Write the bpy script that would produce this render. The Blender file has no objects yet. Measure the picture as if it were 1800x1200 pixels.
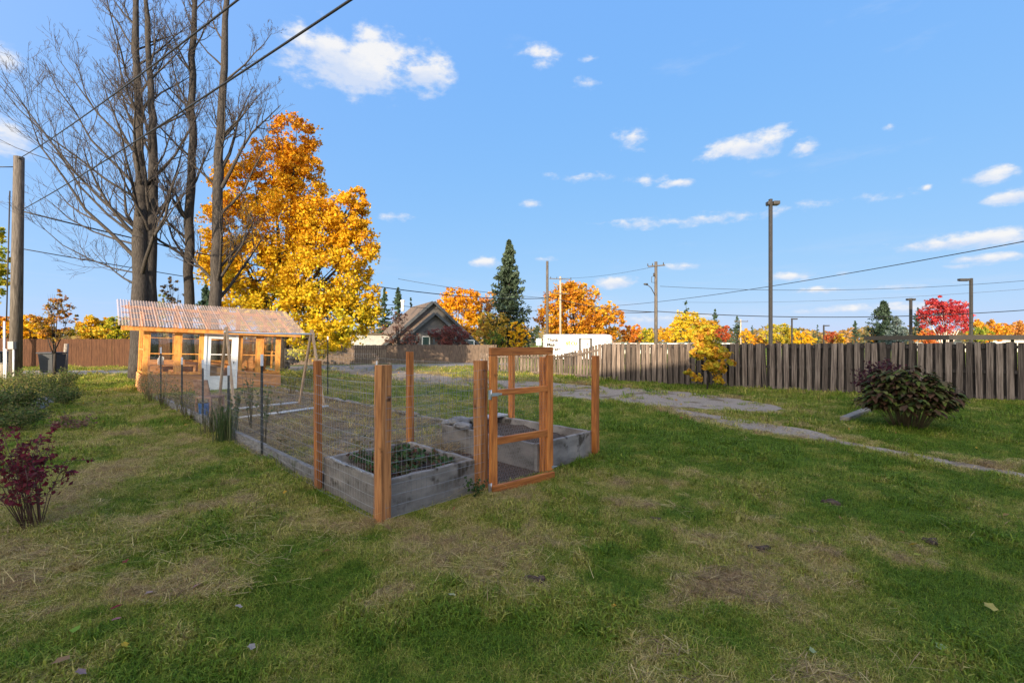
import bpy, math, random
import numpy as np
from mathutils import Vector, Matrix

random.seed(11)
RNG = np.random.default_rng(11)
S = bpy.context.scene
COL = S.collection
PI = math.pi

# ------------------------------------------------------------------ camera, sky, sun, exposure
F, CX, CY, EYE = 810.0, 900.0, 600.0, 1.6          # focal length and centre in photograph pixels, eye height
cam = bpy.data.objects.new('camera', bpy.data.cameras.new('camera'))
COL.objects.link(cam)
cam.location = (0, 0, EYE)
cam.rotation_euler = (PI / 2, 0, 0)
cam.data.sensor_width = 36.0
cam.data.lens = 36.0 * F / 1800.0
cam.data.clip_start = 0.05
cam.data.clip_end = 3000
S.camera = cam

SUN_EL = math.radians(12.0)
SUN_DIR = Vector((-0.35, -0.937, 0)).normalized()    # horizontal direction towards the sun
SKY_STRENGTH = 0.15
EXPOSURE = 1.0
CLOUD = 0.97 / (SKY_STRENGTH * 2 ** EXPOSURE)
SUN_STRENGTH = 4.9
FILL_AUREOLE, FILL_AUREOLE_WIDTH = 8.0, 0.46

def nodes_of(x):
    x.use_nodes = True
    x.node_tree.nodes.clear()
    return x.node_tree.nodes, x.node_tree.links

def build_world():
    w = bpy.data.worlds.new('World')
    S.world = w
    N, L = nodes_of(w)
    out = N.new('ShaderNodeOutputWorld')
    bg = N.new('ShaderNodeBackground')
    bg.inputs['Strength'].default_value = SKY_STRENGTH
    sky = N.new('ShaderNodeTexSky')
    sky.sky_type = 'NISHITA'
    sky.sun_disc = False
    sky.sun_elevation = SUN_EL
    sky.sun_rotation = math.atan2(SUN_DIR.x, SUN_DIR.y)
    sky.altitude = 700
    sky.air_density = 1.0
    sky.dust_density = 0.35
    sky.ozone_density = 2.2
    # one tone curve per channel over the whole sky, as the photograph's processing flattens it
    sp = N.new('ShaderNodeSeparateColor'); hs = N.new('ShaderNodeCombineColor')
    L.new(sky.outputs[0], sp.inputs[0])
    for i, (gain, gam) in enumerate(((0.47, 0.60), (0.625, 0.31), (0.96, 0.05))):
        a = N.new('ShaderNodeMath'); a.operation = 'MULTIPLY'; L.new(sp.outputs[i], a.inputs[0]); a.inputs[1].default_value = 0.19
        p = N.new('ShaderNodeMath'); p.operation = 'POWER'; L.new(a.outputs[0], p.inputs[0]); p.inputs[1].default_value = gam
        q = N.new('ShaderNodeMath'); q.operation = 'MULTIPLY'; L.new(p.outputs[0], q.inputs[0]); q.inputs[1].default_value = gain / (SKY_STRENGTH * 2 ** EXPOSURE)
        L.new(q.outputs[0], hs.inputs[i])
    tc = N.new('ShaderNodeTexCoord')
    # warm aureole added round the unseen sun as fill for the shaded foreground
    dt = N.new('ShaderNodeVectorMath'); dt.operation = 'DOT_PRODUCT'; L.new(tc.outputs['Generated'], dt.inputs[0])
    dt.inputs[1].default_value = (SUN_DIR.x * math.cos(SUN_EL), SUN_DIR.y * math.cos(SUN_EL), math.sin(SUN_EL))
    th = N.new('ShaderNodeMath'); th.operation = 'ARCCOSINE'; L.new(dt.outputs['Value'], th.inputs[0])
    t2 = N.new('ShaderNodeMath'); t2.operation = 'MULTIPLY'; L.new(th.outputs[0], t2.inputs[0]); t2.inputs[1].default_value = -1 / FILL_AUREOLE_WIDTH
    t3 = N.new('ShaderNodeMath'); t3.operation = 'EXPONENT'; L.new(t2.outputs[0], t3.inputs[0])
    au = N.new('ShaderNodeVectorMath'); au.operation = 'SCALE'; L.new(t3.outputs[0], au.inputs['Scale'])
    au.inputs[0].default_value = tuple(FILL_AUREOLE * c / (SKY_STRENGTH * 2 ** EXPOSURE) for c in (1.0, .84, .60))
    sm = N.new('ShaderNodeVectorMath'); sm.operation = 'ADD'; L.new(hs.outputs[0], sm.inputs[0]); L.new(au.outputs[0], sm.inputs[1])
    sep = N.new('ShaderNodeSeparateXYZ')
    L.new(tc.outputs['Generated'], sep.inputs[0])
    def math_(op, a, b=None, c=None, clamp=False):
        n = N.new('ShaderNodeMath'); n.operation = op; n.use_clamp = clamp
        for i, v in enumerate((a, b, c)):
            if v is None: continue
            if isinstance(v, (int, float)): n.inputs[i].default_value = v
            else: L.new(v, n.inputs[i])
        return n.outputs[0]
    az = math_('ARCTAN2', sep.outputs[0], sep.outputs[1])
    el = math_('ARCSINE', sep.outputs[2])
    comb = N.new('ShaderNodeCombineXYZ')
    L.new(az, comb.inputs[0]); L.new(el, comb.inputs[1])
    def noise(scale, detail, stretch, rough=0.55, off=0.0):
        m = N.new('ShaderNodeMapping')
        m.inputs['Scale'].default_value = (1, 1, stretch)
        m.inputs['Location'].default_value = (off, off * .7, 0)
        L.new(tc.outputs['Generated'], m.inputs[0])
        n = N.new('ShaderNodeTexNoise')
        n.inputs['Scale'].default_value = scale
        n.inputs['Detail'].default_value = detail
        n.inputs['Roughness'].default_value = rough
        L.new(m.outputs[0], n.inputs['Vector'])
        return n.outputs['Fac']
    n1 = noise(13.0, 9.0, 1.8, 0.62)
    # cumulus and wisps standing in the view: azimuth/elevation centre and size, density
    clouds = [(640,112,150,50,1),(575,80,85,36,1),(740,125,60,30,.9),(640,140,90,25,.8),(10,105,55,32,.8),(20,235,60,45,.8),
              (945,92,42,14,.75),(950,112,32,14,.7),(1040,146,34,12,.65),(1042,103,26,7,.5),(1112,240,36,20,.85),(1130,262,30,10,.6),
              (1315,262,92,22,1),(1350,245,60,20,1),(1415,262,36,14,.8),(1005,314,62,11,.85),(1135,316,36,10,.7),(1190,323,34,7,.7),
              (1735,312,50,16,.8),(1780,344,55,14,.95),(1565,223,16,8,.7),(1630,329,12,7,.8),(1690,424,170,15,.95),
              (1240,384,300,11,.62),(1050,392,140,7,.5),(1150,560,170,8,.6),(1480,545,220,9,.6),(1560,505,120,7,.6),(760,575,140,7,.5),(1720,455,110,8,.6),(1080,497,50,10,.85),(855,461,28,9,.85),(935,358,24,7,.6),(685,381,40,8,.7),(1205,467,40,6,.7),
              (1400,486,90,9,.7),(1450,510,70,7,.65),(1680,468,70,6,.5),(960,455,26,6,.6),(310,385,70,14,.7),(440,560,120,10,.4)]
    best = None; lit = None
    for (px, py, rx, ry, den) in clouds:
        x, z = (px - CX) / F, (CY - py) / F
        a0, e0 = math.atan(x), math.atan2(z, math.hypot(1, x))
        ra = rx / F * math.cos(a0) ** 2 * 1.35
        re = ry / F * math.cos(e0) * math.cos(a0) * 1.5
        sb = N.new('ShaderNodeVectorMath'); sb.operation = 'SUBTRACT'
        L.new(comb.outputs[0], sb.inputs[0]); sb.inputs[1].default_value = (a0, e0, 0)
        ml = N.new('ShaderNodeVectorMath'); ml.operation = 'MULTIPLY'
        L.new(sb.outputs[0], ml.inputs[0]); ml.inputs[1].default_value = (1 / ra, 1 / re, 0)
        ln = N.new('ShaderNodeVectorMath'); ln.operation = 'LENGTH'
        L.new(ml.outputs[0], ln.inputs[0])
        v = math_('MULTIPLY', math_('SUBTRACT', 1.0, ln.outputs['Value'], clamp=True), den)
        best = v if best is None else math_('MAXIMUM', best, v)
        sy = N.new('ShaderNodeSeparateXYZ'); L.new(ml.outputs[0], sy.inputs[0])
        sh = math_('MULTIPLY', v, sy.outputs[1]); lit = sh if lit is None else math_('ADD', lit, sh)
    n3 = noise(26.0, 6.0, 2.0, 0.6, 9.0)
    shaped = math_('ADD', math_('MULTIPLY_ADD', best, 2.3, -0.42), math_('MULTIPLY', math_('SUBTRACT', n1, 0.5), 4.6))
    shaped = math_('ADD', shaped, math_('MULTIPLY', math_('SUBTRACT', n3, 0.5), 2.2))
    shaped = math_('MULTIPLY', shaped, math_('MULTIPLY', best, 8.0, clamp=True))
    mr = N.new('ShaderNodeMapRange'); mr.interpolation_type = 'SMOOTHSTEP'
    mr.inputs['From Min'].default_value = 0.05; mr.inputs['From Max'].default_value = 1.45
    L.new(shaped, mr.inputs['Value'])
    # thin scattered cloud all round the sky, a little more towards the horizon
    n2 = noise(3.2, 9.0, 4.2, 0.62, 3.7)
    mr2 = N.new('ShaderNodeMapRange'); mr2.interpolation_type = 'SMOOTHSTEP'
    mr2.inputs['From Min'].default_value = 0.60; mr2.inputs['From Max'].default_value = 0.86
    mr2.inputs['To Max'].default_value = 0.5
    L.new(n2, mr2.inputs['Value'])
    n4 = noise(5.0, 9.0, 7.0, 0.62, 1.3)
    low = math_('SUBTRACT', 1.0, math_('MULTIPLY', math_('ABSOLUTE', math_('SUBTRACT', el, 0.07)), 7.0), clamp=True)
    mr3 = N.new('ShaderNodeMapRange'); mr3.interpolation_type = 'SMOOTHSTEP'
    mr3.inputs['From Min'].default_value = 0.48; mr3.inputs['From Max'].default_value = 0.75
    mr3.inputs['To Max'].default_value = 0.38
    L.new(n4, mr3.inputs['Value'])
    dens = math_('MAXIMUM', mr.outputs[0], math_('MAXIMUM', mr2.outputs[0], math_('MULTIPLY', mr3.outputs[0], low)))
    # cloud colour: white tops, bluish shade painted into undersides, faintly blue thinner bodies
    cr = N.new('ShaderNodeMix'); cr.data_type = 'RGBA'
    cr.inputs['A'].default_value = (CLOUD * .70, CLOUD * .79, CLOUD * .97, 1)
    cr.inputs['B'].default_value = (CLOUD, CLOUD * .985, CLOUD * .97, 1)
    top = math_('ADD', math_('MULTIPLY_ADD', lit, 2.6, .30), math_('MULTIPLY_ADD', n3, 2.2, -.85))
    L.new(math_('MULTIPLY', math_('MULTIPLY', top, 1.0, clamp=True), mr.outputs[0]), cr.inputs['Factor'])
    mx = N.new('ShaderNodeMix'); mx.data_type = 'RGBA'
    L.new(math_('MULTIPLY', dens, 0.92), mx.inputs['Factor'])
    L.new(sm.outputs[0], mx.inputs['A'])
    L.new(cr.outputs['Result'], mx.inputs['B'])
    L.new(mx.outputs['Result'], bg.inputs['Color'])
    L.new(bg.outputs[0], out.inputs['Surface'])
build_world()

sun = bpy.data.objects.new('sun', bpy.data.lights.new('sun', 'SUN'))
COL.objects.link(sun)
sun.data.energy = SUN_STRENGTH
sun.data.angle = math.radians(0.6)
sun.data.color = (1.0, 0.80, 0.56)
_sd = Vector((SUN_DIR.x * math.cos(SUN_EL), SUN_DIR.y * math.cos(SUN_EL), math.sin(SUN_EL)))
sun.rotation_euler = _sd.to_track_quat('Z', 'Y').to_euler()
S.view_settings.view_transform = 'Standard'
S.view_settings.look = 'None'
S.view_settings.exposure = EXPOSURE
S.view_settings.gamma = 1.0
S.view_settings.use_curve_mapping = False
S.cycles.max_bounces = 8
S.cycles.transparent_max_bounces = 12

# ------------------------------------------------------------------ helpers
def at(px, py, Z):
    return Vector(((px - CX) / F * Z, Z, EYE - (py - CY) / F * Z))
def gnd(px, py, z=0.0):
    Z = (EYE - z) * F / (py - CY)
    return Vector(((px - CX) / F * Z, Z, z))
P0 = Vector((-1.158, 4.114, 0))
U = Vector((0.701, 0.713, 0)); V = Vector((-0.713, 0.701, 0))
def uv(u, v, z=0.0):
    return P0 + U * u + V * v + Vector((0, 0, z))

def vnoise(x, y, seed=0):
    x = np.asarray(x, float); y = np.asarray(y, float)
    ix = np.floor(x).astype(np.int64); iy = np.floor(y).astype(np.int64)
    fx = x - ix; fy = y - iy
    fx = fx * fx * (3 - 2 * fx); fy = fy * fy * (3 - 2 * fy)
    def h(a, b):
        n = (a * 374761393 + b * 668265263 + seed * 974634777) & 0x7fffffff
        n = ((n ^ (n >> 13)) * 1274126177) & 0x7fffffff
        return ((n ^ (n >> 16)) & 0xffff) / 65535.0
    return (h(ix, iy) * (1 - fx) + h(ix + 1, iy) * fx) * (1 - fy) + (h(ix, iy + 1) * (1 - fx) + h(ix + 1, iy + 1) * fx) * fy
def fbm(x, y, seed=0, oct=4):
    s = 0; a = .5; t = 0
    for o in range(oct):
        s = s + a * vnoise(x * 2 ** o, y * 2 ** o, seed + o * 17); t += a; a *= .55
    return s / t

def wm(o):
    m = o.matrix_basis.copy()
    while o.parent:
        o = o.parent
        m = o.matrix_basis @ m
    return m

def tag(o, label=None, cat=None, group=None, kind=None):
    if label: o['label'] = label
    if cat: o['category'] = cat
    if group: o['group'] = group
    if kind: o['kind'] = kind
    return o
def thing(name, label, cat, loc=(0, 0, 0), rz=0.0, group=None):
    o = bpy.data.objects.new(name, None)
    o.empty_display_size = .2
    COL.objects.link(o)
    o.location = loc; o.rotation_euler = (0, 0, rz)
    return tag(o, label, cat, group)

def mesh_arrays(name, verts, faces, colors=None, smooth=False):
    """verts Nx3, faces MxK (all the same K), colors per face Mx3"""
    verts = np.asarray(verts, np.float32); faces = np.asarray(faces, np.int32)
    M, K = faces.shape
    me = bpy.data.meshes.new(name)
    me.vertices.add(len(verts)); me.vertices.foreach_set('co', verts.ravel())
    me.loops.add(M * K); me.loops.foreach_set('vertex_index', faces.ravel())
    me.polygons.add(M)
    me.polygons.foreach_set('loop_start', np.arange(0, M * K, K, dtype=np.int32))
    if smooth: me.polygons.foreach_set('use_smooth', np.ones(M, bool))
    me.update(calc_edges=True)
    if colors is not None:
        ca = me.color_attributes.new('tint', 'FLOAT_COLOR', 'CORNER')
        c4 = np.ones((M * K, 4), np.float32)
        c4[:, :3] = np.repeat(np.asarray(colors, np.float32), K, axis=0)
        ca.data.foreach_set('color', c4.ravel())
    return me
def link(name, me, mat, parent=None, smooth=None):
    o = bpy.data.objects.new(name, me)
    COL.objects.link(o)
    if mat is not None:
        me.materials.clear(); me.materials.append(mat)
    if parent is not None: o.parent = parent
    return o
def local(verts, parent):
    if parent is None: return np.asarray(verts, float)
    m = np.array(wm(parent).inverted())
    v = np.asarray(verts, float)
    return v @ m[:3, :3].T + m[:3, 3]

class MB:
    """collects shapes in world space and links them as ONE mesh object"""
    def __init__(s): s.v = []; s.f = []; s.sm = []
    def add(s, vs, fs, smooth=False):
        b = len(s.v); s.v.extend([tuple(q) for q in vs]); s.f.extend([tuple(i + b for i in f) for f in fs]); s.sm.extend([smooth] * len(fs)); return s
    def box(s, c, size, rz=0.0, m=None):
        x, y, z = size[0] / 2, size[1] / 2, size[2] / 2
        R = m if m is not None else Matrix.Rotation(rz, 3, 'Z')
        c = Vector(c)
        vs = [c + R @ Vector((sx * x, sy * y, sz * z)) for sz in (-1, 1) for sx, sy in ((-1, -1), (1, -1), (1, 1), (-1, 1))]
        return s.add(vs, [(3, 2, 1, 0), (4, 5, 6, 7), (0, 1, 5, 4), (1, 2, 6, 5), (2, 3, 7, 6), (3, 0, 4, 7)])
    def beam(s, a, b, w, h, up=(0, 0, 1)):
        """bar of width w (sideways) and height h (along up) from a to b"""
        a = Vector(a); b = Vector(b); d = b - a; L = d.length; d.normalize()
        up = Vector(up)
        if abs(d.dot(up)) > .98: up = Vector((0, 1, 0)) if abs(d.y) < .9 else Vector((1, 0, 0))
        sd = d.cross(up).normalized(); uu = sd.cross(d)
        return s.box((a + b) / 2, (w, L, h), m=Matrix((sd, d, uu)).transposed())
    def tube(s, pts, rad, n=6, cap=True, smooth=True):
        pts = [Vector(p) for p in pts]
        if not hasattr(rad, '__len__'): rad = [rad] * len(pts)
        vs = []; fs = []
        ref = None
        for i, p in enumerate(pts):
            d = (pts[min(i + 1, len(pts) - 1)] - pts[max(i - 1, 0)])
            if d.length < 1e-9: d = Vector((0, 0, 1))
            d.normalize()
            if ref is None:
                ref = Vector((1, 0, 0)) if abs(d.x) < .8 else Vector((0, 1, 0))
            a = (ref - d * ref.dot(d)).normalized(); b = d.cross(a); ref = a
            for k in range(n):
                t = 2 * PI * k / n
                vs.append(p + (a * math.cos(t) + b * math.sin(t)) * rad[i])
        for i in range(len(pts) - 1):
            for k in range(n):
                k2 = (k + 1) % n
                fs.append((i * n + k, i * n + k2, (i + 1) * n + k2, (i + 1) * n + k))
        s.add(vs, fs, smooth)
        if cap:
            b0 = len(s.v) - len(vs)
            s.f.append(tuple(b0 + k for k in reversed(range(n)))); s.sm.append(False)
            s.f.append(tuple(b0 + (len(pts) - 1) * n + k for k in range(n))); s.sm.append(False)
        return s
    def prism(s, poly, z0, z1):
        n = len(poly)
        vs = [Vector((p[0], p[1], z0)) for p in poly] + [Vector((p[0], p[1], z1)) for p in poly]
        return s.add(vs, [tuple(reversed(range(n))), tuple(range(n, 2 * n))] + [(i, (i + 1) % n, n + (i + 1) % n, n + i) for i in range(n)])
    def build(s, name, mat, parent=None, bevel=0.0):
        me = bpy.data.meshes.new(name)
        me.from_pydata([tuple(q) for q in local(s.v, parent)], [], s.f)
        me.polygons.foreach_set('use_smooth', s.sm)
        me.update()
        o = link(name, me, mat, parent)
        if bevel:
            b = o.modifiers.new('bevel', 'BEVEL'); b.width = bevel; b.segments = 2; b.limit_method = 'ANGLE'
        return o

# ------------------------------------------------------------------ materials
MATS = {}
def material(name, c1, c2, scale=(1, 1, 1), nscale=6.0, rough=.85, bump=.25, detail=6.0, c3=None, lo=.32, hi=.68, spec=.3, metal=0.0, vary=.18, spots=None, coord='Object', fine=0.0):
    if name in MATS: return MATS[name]
    m = bpy.data.materials.new(name); MATS[name] = m
    N, L = nodes_of(m)
    out = N.new('ShaderNodeOutputMaterial'); p = N.new('ShaderNodeBsdfPrincipled')
    L.new(p.outputs[0], out.inputs[0])
    p.inputs['Roughness'].default_value = rough
    p.inputs['Metallic'].default_value = metal
    p.inputs['Specular IOR Level'].default_value = spec
    tc = N.new('ShaderNodeTexCoord'); oi = N.new('ShaderNodeObjectInfo')
    mp = N.new('ShaderNodeMapping'); mp.inputs['Scale'].default_value = scale
    if coord == 'World':
        g = N.new('ShaderNodeNewGeometry'); L.new(g.outputs['Position'], mp.inputs[0])
    else:
        ad = N.new('ShaderNodeVectorMath'); ad.operation = 'MULTIPLY_ADD'
        L.new(oi.outputs['Random'], ad.inputs[0]); ad.inputs[1].default_value = (13, 29, 41)
        L.new(tc.outputs['Object'], ad.inputs[2]); L.new(ad.outputs[0], mp.inputs[0])
    n = N.new('ShaderNodeTexNoise'); n.inputs['Scale'].default_value = nscale; n.inputs['Detail'].default_value = detail
    n.inputs['Roughness'].default_value = .62
    L.new(mp.outputs[0], n.inputs['Vector'])
    cr = N.new('ShaderNodeValToRGB'); e = cr.color_ramp.elements
    e[0].position = lo; e[0].color = (*c1, 1); e[1].position = hi; e[1].color = (*c2, 1)
    if c3 is not None:
        x = cr.color_ramp.elements.new((lo + hi) / 2); x.color = (*c3, 1)
    L.new(n.outputs['Fac'], cr.inputs['Fac'])
    col = cr.outputs['Color']
    if spots:
        n2 = N.new('ShaderNodeTexNoise'); n2.inputs['Scale'].default_value = spots[1]; n2.inputs['Detail'].default_value = 4
        L.new((mp if len(spots) > 3 else tc).outputs[0 if len(spots) > 3 else 'Object'], n2.inputs['Vector'])
        r2 = N.new('ShaderNodeMapRange'); r2.inputs['From Min'].default_value = spots[2]; r2.inputs['From Max'].default_value = spots[2] + .1
        L.new(n2.outputs['Fac'], r2.inputs['Value'])
        mx = N.new('ShaderNodeMix'); mx.data_type = 'RGBA'
        L.new(r2.outputs[0], mx.inputs['Factor']); L.new(col, mx.inputs['A']); mx.inputs['B'].default_value = (*spots[0], 1)
        col = mx.outputs['Result']
    if vary:
        hs = N.new('ShaderNodeHueSaturation')
        mr = N.new('ShaderNodeMapRange'); mr.inputs['To Min'].default_value = 1 - vary; mr.inputs['To Max'].default_value = 1 + vary
        L.new(oi.outputs['Random'], mr.inputs['Value']); L.new(mr.outputs[0], hs.inputs['Value']); L.new(col, hs.inputs['Color'])
        col = hs.outputs['Color']
    L.new(col, p.inputs['Base Color'])
    if bump:
        b = N.new('ShaderNodeBump'); b.inputs['Strength'].default_value = bump; b.inputs['Distance'].default_value = .01
        L.new(n.outputs['Fac'], b.inputs['Height']); L.new(b.outputs[0], p.inputs['Normal'])
    return m

def plain(name, c, rough=.5, metal=0.0, spec=.4):
    return material(name, tuple(x * .86 for x in c), tuple(min(1, x * 1.08) for x in c), nscale=3, rough=rough, bump=0.05, metal=metal, spec=spec, vary=0.04)

def leaf_material(name, transl=.4, rough=.6):
    m = bpy.data.materials.new(name)
    N, L = nodes_of(m)
    out = N.new('ShaderNodeOutputMaterial')
    a = N.new('ShaderNodeAttribute'); a.attribute_name = 'tint'
    d = N.new('ShaderNodeBsdfPrincipled'); d.inputs['Roughness'].default_value = rough; d.inputs['Specular IOR Level'].default_value = .25
    t = N.new('ShaderNodeBsdfTranslucent'); mx = N.new('ShaderNodeMixShader'); mx.inputs[0].default_value = transl
    L.new(a.outputs['Color'], d.inputs['Base Color']); L.new(a.outputs['Color'], t.inputs['Color'])
    L.new(d.outputs[0], mx.inputs[1]); L.new(t.outputs[0], mx.inputs[2]); L.new(mx.outputs[0], out.inputs[0])
    return m
LEAF = leaf_material('leaf')
NEEDLE = leaf_material('needle', .12, .7)

def clear_material(name, tint, fac, rough, glossy=False):
    m = bpy.data.materials.new(name)
    N, L = nodes_of(m)
    out = N.new('ShaderNodeOutputMaterial'); tr = N.new('ShaderNodeBsdfTransparent'); tr.inputs[0].default_value = (*tint, 1)
    p = N.new('ShaderNodeBsdfPrincipled'); p.inputs['Base Color'].default_value = (.60, .47, .40, 1); p.inputs['Roughness'].default_value = rough
    if glossy: p = N.new('ShaderNodeBsdfGlossy'); p.inputs['Roughness'].default_value = rough; p.inputs['Color'].default_value = (.9, .9, .9, 1)
    fr = N.new('ShaderNodeLayerWeight'); fr.inputs['Blend'].default_value = .35
    mr = N.new('ShaderNodeMapRange'); mr.inputs['To Min'].default_value = fac; mr.inputs['To Max'].default_value = min(1, fac + .32)
    L.new(fr.outputs['Facing'], mr.inputs['Value'])
    mx = N.new('ShaderNodeMixShader'); L.new(mr.outputs[0], mx.inputs[0])
    L.new(tr.outputs[0], mx.inputs[1]); L.new(p.outputs[0], mx.inputs[2]); L.new(mx.outputs[0], out.inputs[0])
    return m
GLASS = clear_material('window_glass', (.93, .95, .95), .03, .03, True)
POLY = clear_material('polycarbonate', (.86, .84, .85), .27, .25)

CEDAR = material('stained_cedar', (.24, .075, .02), (.66, .25, .06), (9, 9, .7), 4, .62, .3, c3=(.48, .16, .038), spots=((.07, .028, .012), 7, .69))
CEDAR_ROUGH = material('rough_cedar', (.18, .072, .026), (.62, .29, .11), (10, 10, .55), 4, .8, .45, c3=(.46, .19, .066), spots=((.07, .03, .014), 8, .63))
CEDAR_X = material('stained_cedar_flat', (.26, .08, .02), (.64, .235, .056), (.8, .8, 12), 4, .62, .3, c3=(.47, .155, .037), spots=((.07, .028, .012), 7, .7))
GREEN_WOOD = material('fresh_pine', (.46, .15, .022), (.80, .36, .055), (3, 3, 1.2), 4, .6, .2, c3=(.62, .28, .075), spots=((.3, .11, .03), 6, .7))
SIDING = material('cedar_siding', (.38, .135, .04), (.68, .30, .105), (1.2, 1.2, 8), 4, .7, .2, c3=(.52, .24, .09))
GREYWOOD = material('weathered_grey_board', (.10, .085, .072), (.34, .295, .255), (1.3, 1.3, 3.2), 2.0, .85, .4, c3=(.225, .20, .178), spots=((.06, .048, .038), 5.5, .56), lo=.25, hi=.75)
GREYTOP = material('split_grey_top', (.20, .20, .195), (.44, .43, .42), (3, 3, 3), 5, .85, .5, spots=((.1, .09, .08), 8, .6))
EDGE = material('grey_edging', (.10, .092, .085), (.30, .28, .26), (2, 2, 6), 4, .9, .5, spots=((.09, .1, .05), 4, .6))
SLATMAT = material('old_fence_board', (.036, .027, .022), (.235, .188, .156), (9, 9, .55), 4, .9, .45, c3=(.118, .092, .076), vary=.42, spots=((.48, .46, .44), 5, .70))
SLATBACK_SHADE = material('shade_toned_fence_board', (.018, .015, .014), (.085, .072, .066), (9, 9, .55), 4, .9, .45, c3=(.042, .035, .032), vary=.3)  # same wood as the front boards, with the gap shade put into its colour
BROWNFENCE = material('brown_fence_board', (.04, .017, .009), (.125, .055, .026), (9, 9, .6), 4, .85, .3, vary=.2)
TANFENCE = material('tan_fence_board', (.075, .055, .042), (.24, .175, .13), (9, 9, .6), 4, .85, .3, vary=.2)
BARK = material('grey_bark', (.015, .0135, .013), (.075, .067, .061), (7, 7, 1.1), 5, .95, .9, c3=(.040, .035, .032), lo=.3, hi=.7)
BARKLIGHT = material('pale_bark', (.15, .125, .105), (.46, .40, .34), (5, 5, 1.2), 5, .95, .7, c3=(.27, .235, .2))
TWIG = material('dark_twig', (.03, .026, .025), (.075, .062, .055), nscale=5, rough=.9, bump=0)
POLEWOOD = material('pole_wood', (.04, .035, .031), (.15, .133, .118), (8, 8, .6), 4, .9, .4, c3=(.09, .078, .068))
POLEPALE = material('pale_pole_wood', (.22, .185, .15), (.42, .36, .29), (8, 8, .6), 4, .9, .3)
WIRE = plain('galvanised_wire', (.27, .262, .255), .5, .4)
TSTEEL = plain('green_black_steel', (.025, .03, .03), .55)
TWHITE = plain('white_paint', (.82, .82, .80), .5)
PVC = plain('white_pipe', (.78, .79, .8), .35)
DRYSTEM = material('dry_stem', (.10, .075, .04), (.27, .21, .11), nscale=5, rough=.9, bump=0)
CABLE = plain('black_cable', (.012, .012, .013), .5)
DARKMETAL = plain('bronze_metal', (.05, .045, .04), .5, .3)
SOIL = material('dark_soil', (.035, .024, .017), (.12, .082, .058), nscale=22, rough=1, bump=1.0, c3=(.07, .048, .034), vary=0)
MULCH = material('bark_mulch', (.03, .02, .016), (.16, .10, .07), nscale=38, rough=1, bump=1.0, c3=(.08, .052, .038), vary=0)

# ------------------------------------------------------------------ where what grows
def polyW(pts): return np.array([[gnd(*p).x, gnd(*p).y] for p in pts])
def inside(poly, x, y):
    r = np.zeros(np.shape(x), bool); n = len(poly); j = n - 1
    for i in range(n):
        xi, yi = poly[i]; xj, yj = poly[j]
        with np.errstate(divide='ignore', invalid='ignore'):
            c = ((yi > y) != (yj > y)) & (x < (xj - xi) * (y - yi) / (yj - yi + 1e-12) + xi)
        r ^= c; j = i
    return r
DRIVE = polyW([(600,652),(655,652),(690,650.5),(712,651.5),(745,657),(835,665.5),(950,671),(1060,679),(1150,684.5),(1227,691),(1290,700),(1345,709.5),(1388,720),
               (1352,724),(1290,722.5),(1227,719.5),(1160,717),(1143,715.5),(1060,705.5),(1000,699),(920,691),(833,682.5),(743,673.5),(690,668),(640,662),(590,657)])
TRACK = polyW([(1150,716),(1185,718),(1254,729),(1330,741),(1393,751),(1440,761),(1488,775),(1570,790),(1690,814),(1800,832),(1950,858),(1950,872),(1800,843),(1690,822),(1570,798),(1477,783),
               (1420,773),(1366,762.5),(1310,754),(1254,743.5),(1215,734),(1180,724)])
ALLEY = polyW([(-300,652),(0,651),(100,651),(250,650),(400,646.5),(560,642.5),(640,641),(730,640),(835,637.5),(900,637.5),(900,640.5),(835,642),(727,646.5),(700,650),(655,652.5),(600,653.5),(560,653),(400,655),(250,658.5),(100,661),(0,663),(-300,668)])
def guv(x, y):
    dx = x - P0.x; dy = y - P0.y
    return dx * U.x + dy * U.y, dx * V.x + dy * V.y
def blob(x, y, px, py, r, ry=None):
    g = gnd(px, py); ry = ry or r
    return np.exp(-(((x - g.x) / r) ** 2 + ((y - g.y) / ry) ** 2))
DRYB = [(170,850,.75,1.3,1.0),(70,980,.7,.5,.6),(220,780,.9,.9,.35),(330,1010,.5,.25,.4),(545,915,.55,.4,.55),(470,880,.5,.3,.3),(640,935,.6,.2,.45),(810,965,.7,.3,.5),(880,1030,.5,.25,.6),
        (760,1010,.5,.2,.45),(1010,885,.9,.5,.45),(1300,935,.7,.35,.55),(1330,1000,.7,.3,.6),(1250,1040,.45,.3,.55),(1190,1090,.35,.22,.35),(1130,850,.9,.4,.5),(1330,820,1.2,.5,.3),(1600,1000,.5,.3,.3),
        (1500,960,.6,.3,.35),(880,870,.5,.2,.5),(640,1060,.4,.2,.3),(540,1150,.4,.2,.25),(1230,1150,.35,.2,.3),(1500,1120,.4,.2,.25),(1400,700,2.5,1.5,.3),(620,690,2.5,1.0,.3)]
GREENB = [(1090,975,.55,.35,.7),(1180,915,.5,.4,.55),(1060,1040,.4,.25,.6),(1600,880,1.3,.9,.55),(1700,1040,.6,.4,.55),(1350,790,1.6,1.0,.45),(570,870,.5,.5,.5),(300,840,.6,.7,.35),(1560,1080,.5,.25,.4),
          (1100,760,1.5,1.5,.35),(1400,1130,.4,.2,.4),(840,1120,.35,.2,.4),(450,970,.5,.25,.3),(290,960,.4,.3,.35),(1700,750,2,1.5,.35),(1180,810,.8,.5,.35),(100,1110,.4,.2,.4),(800,690,3,2,.4)]
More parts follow.
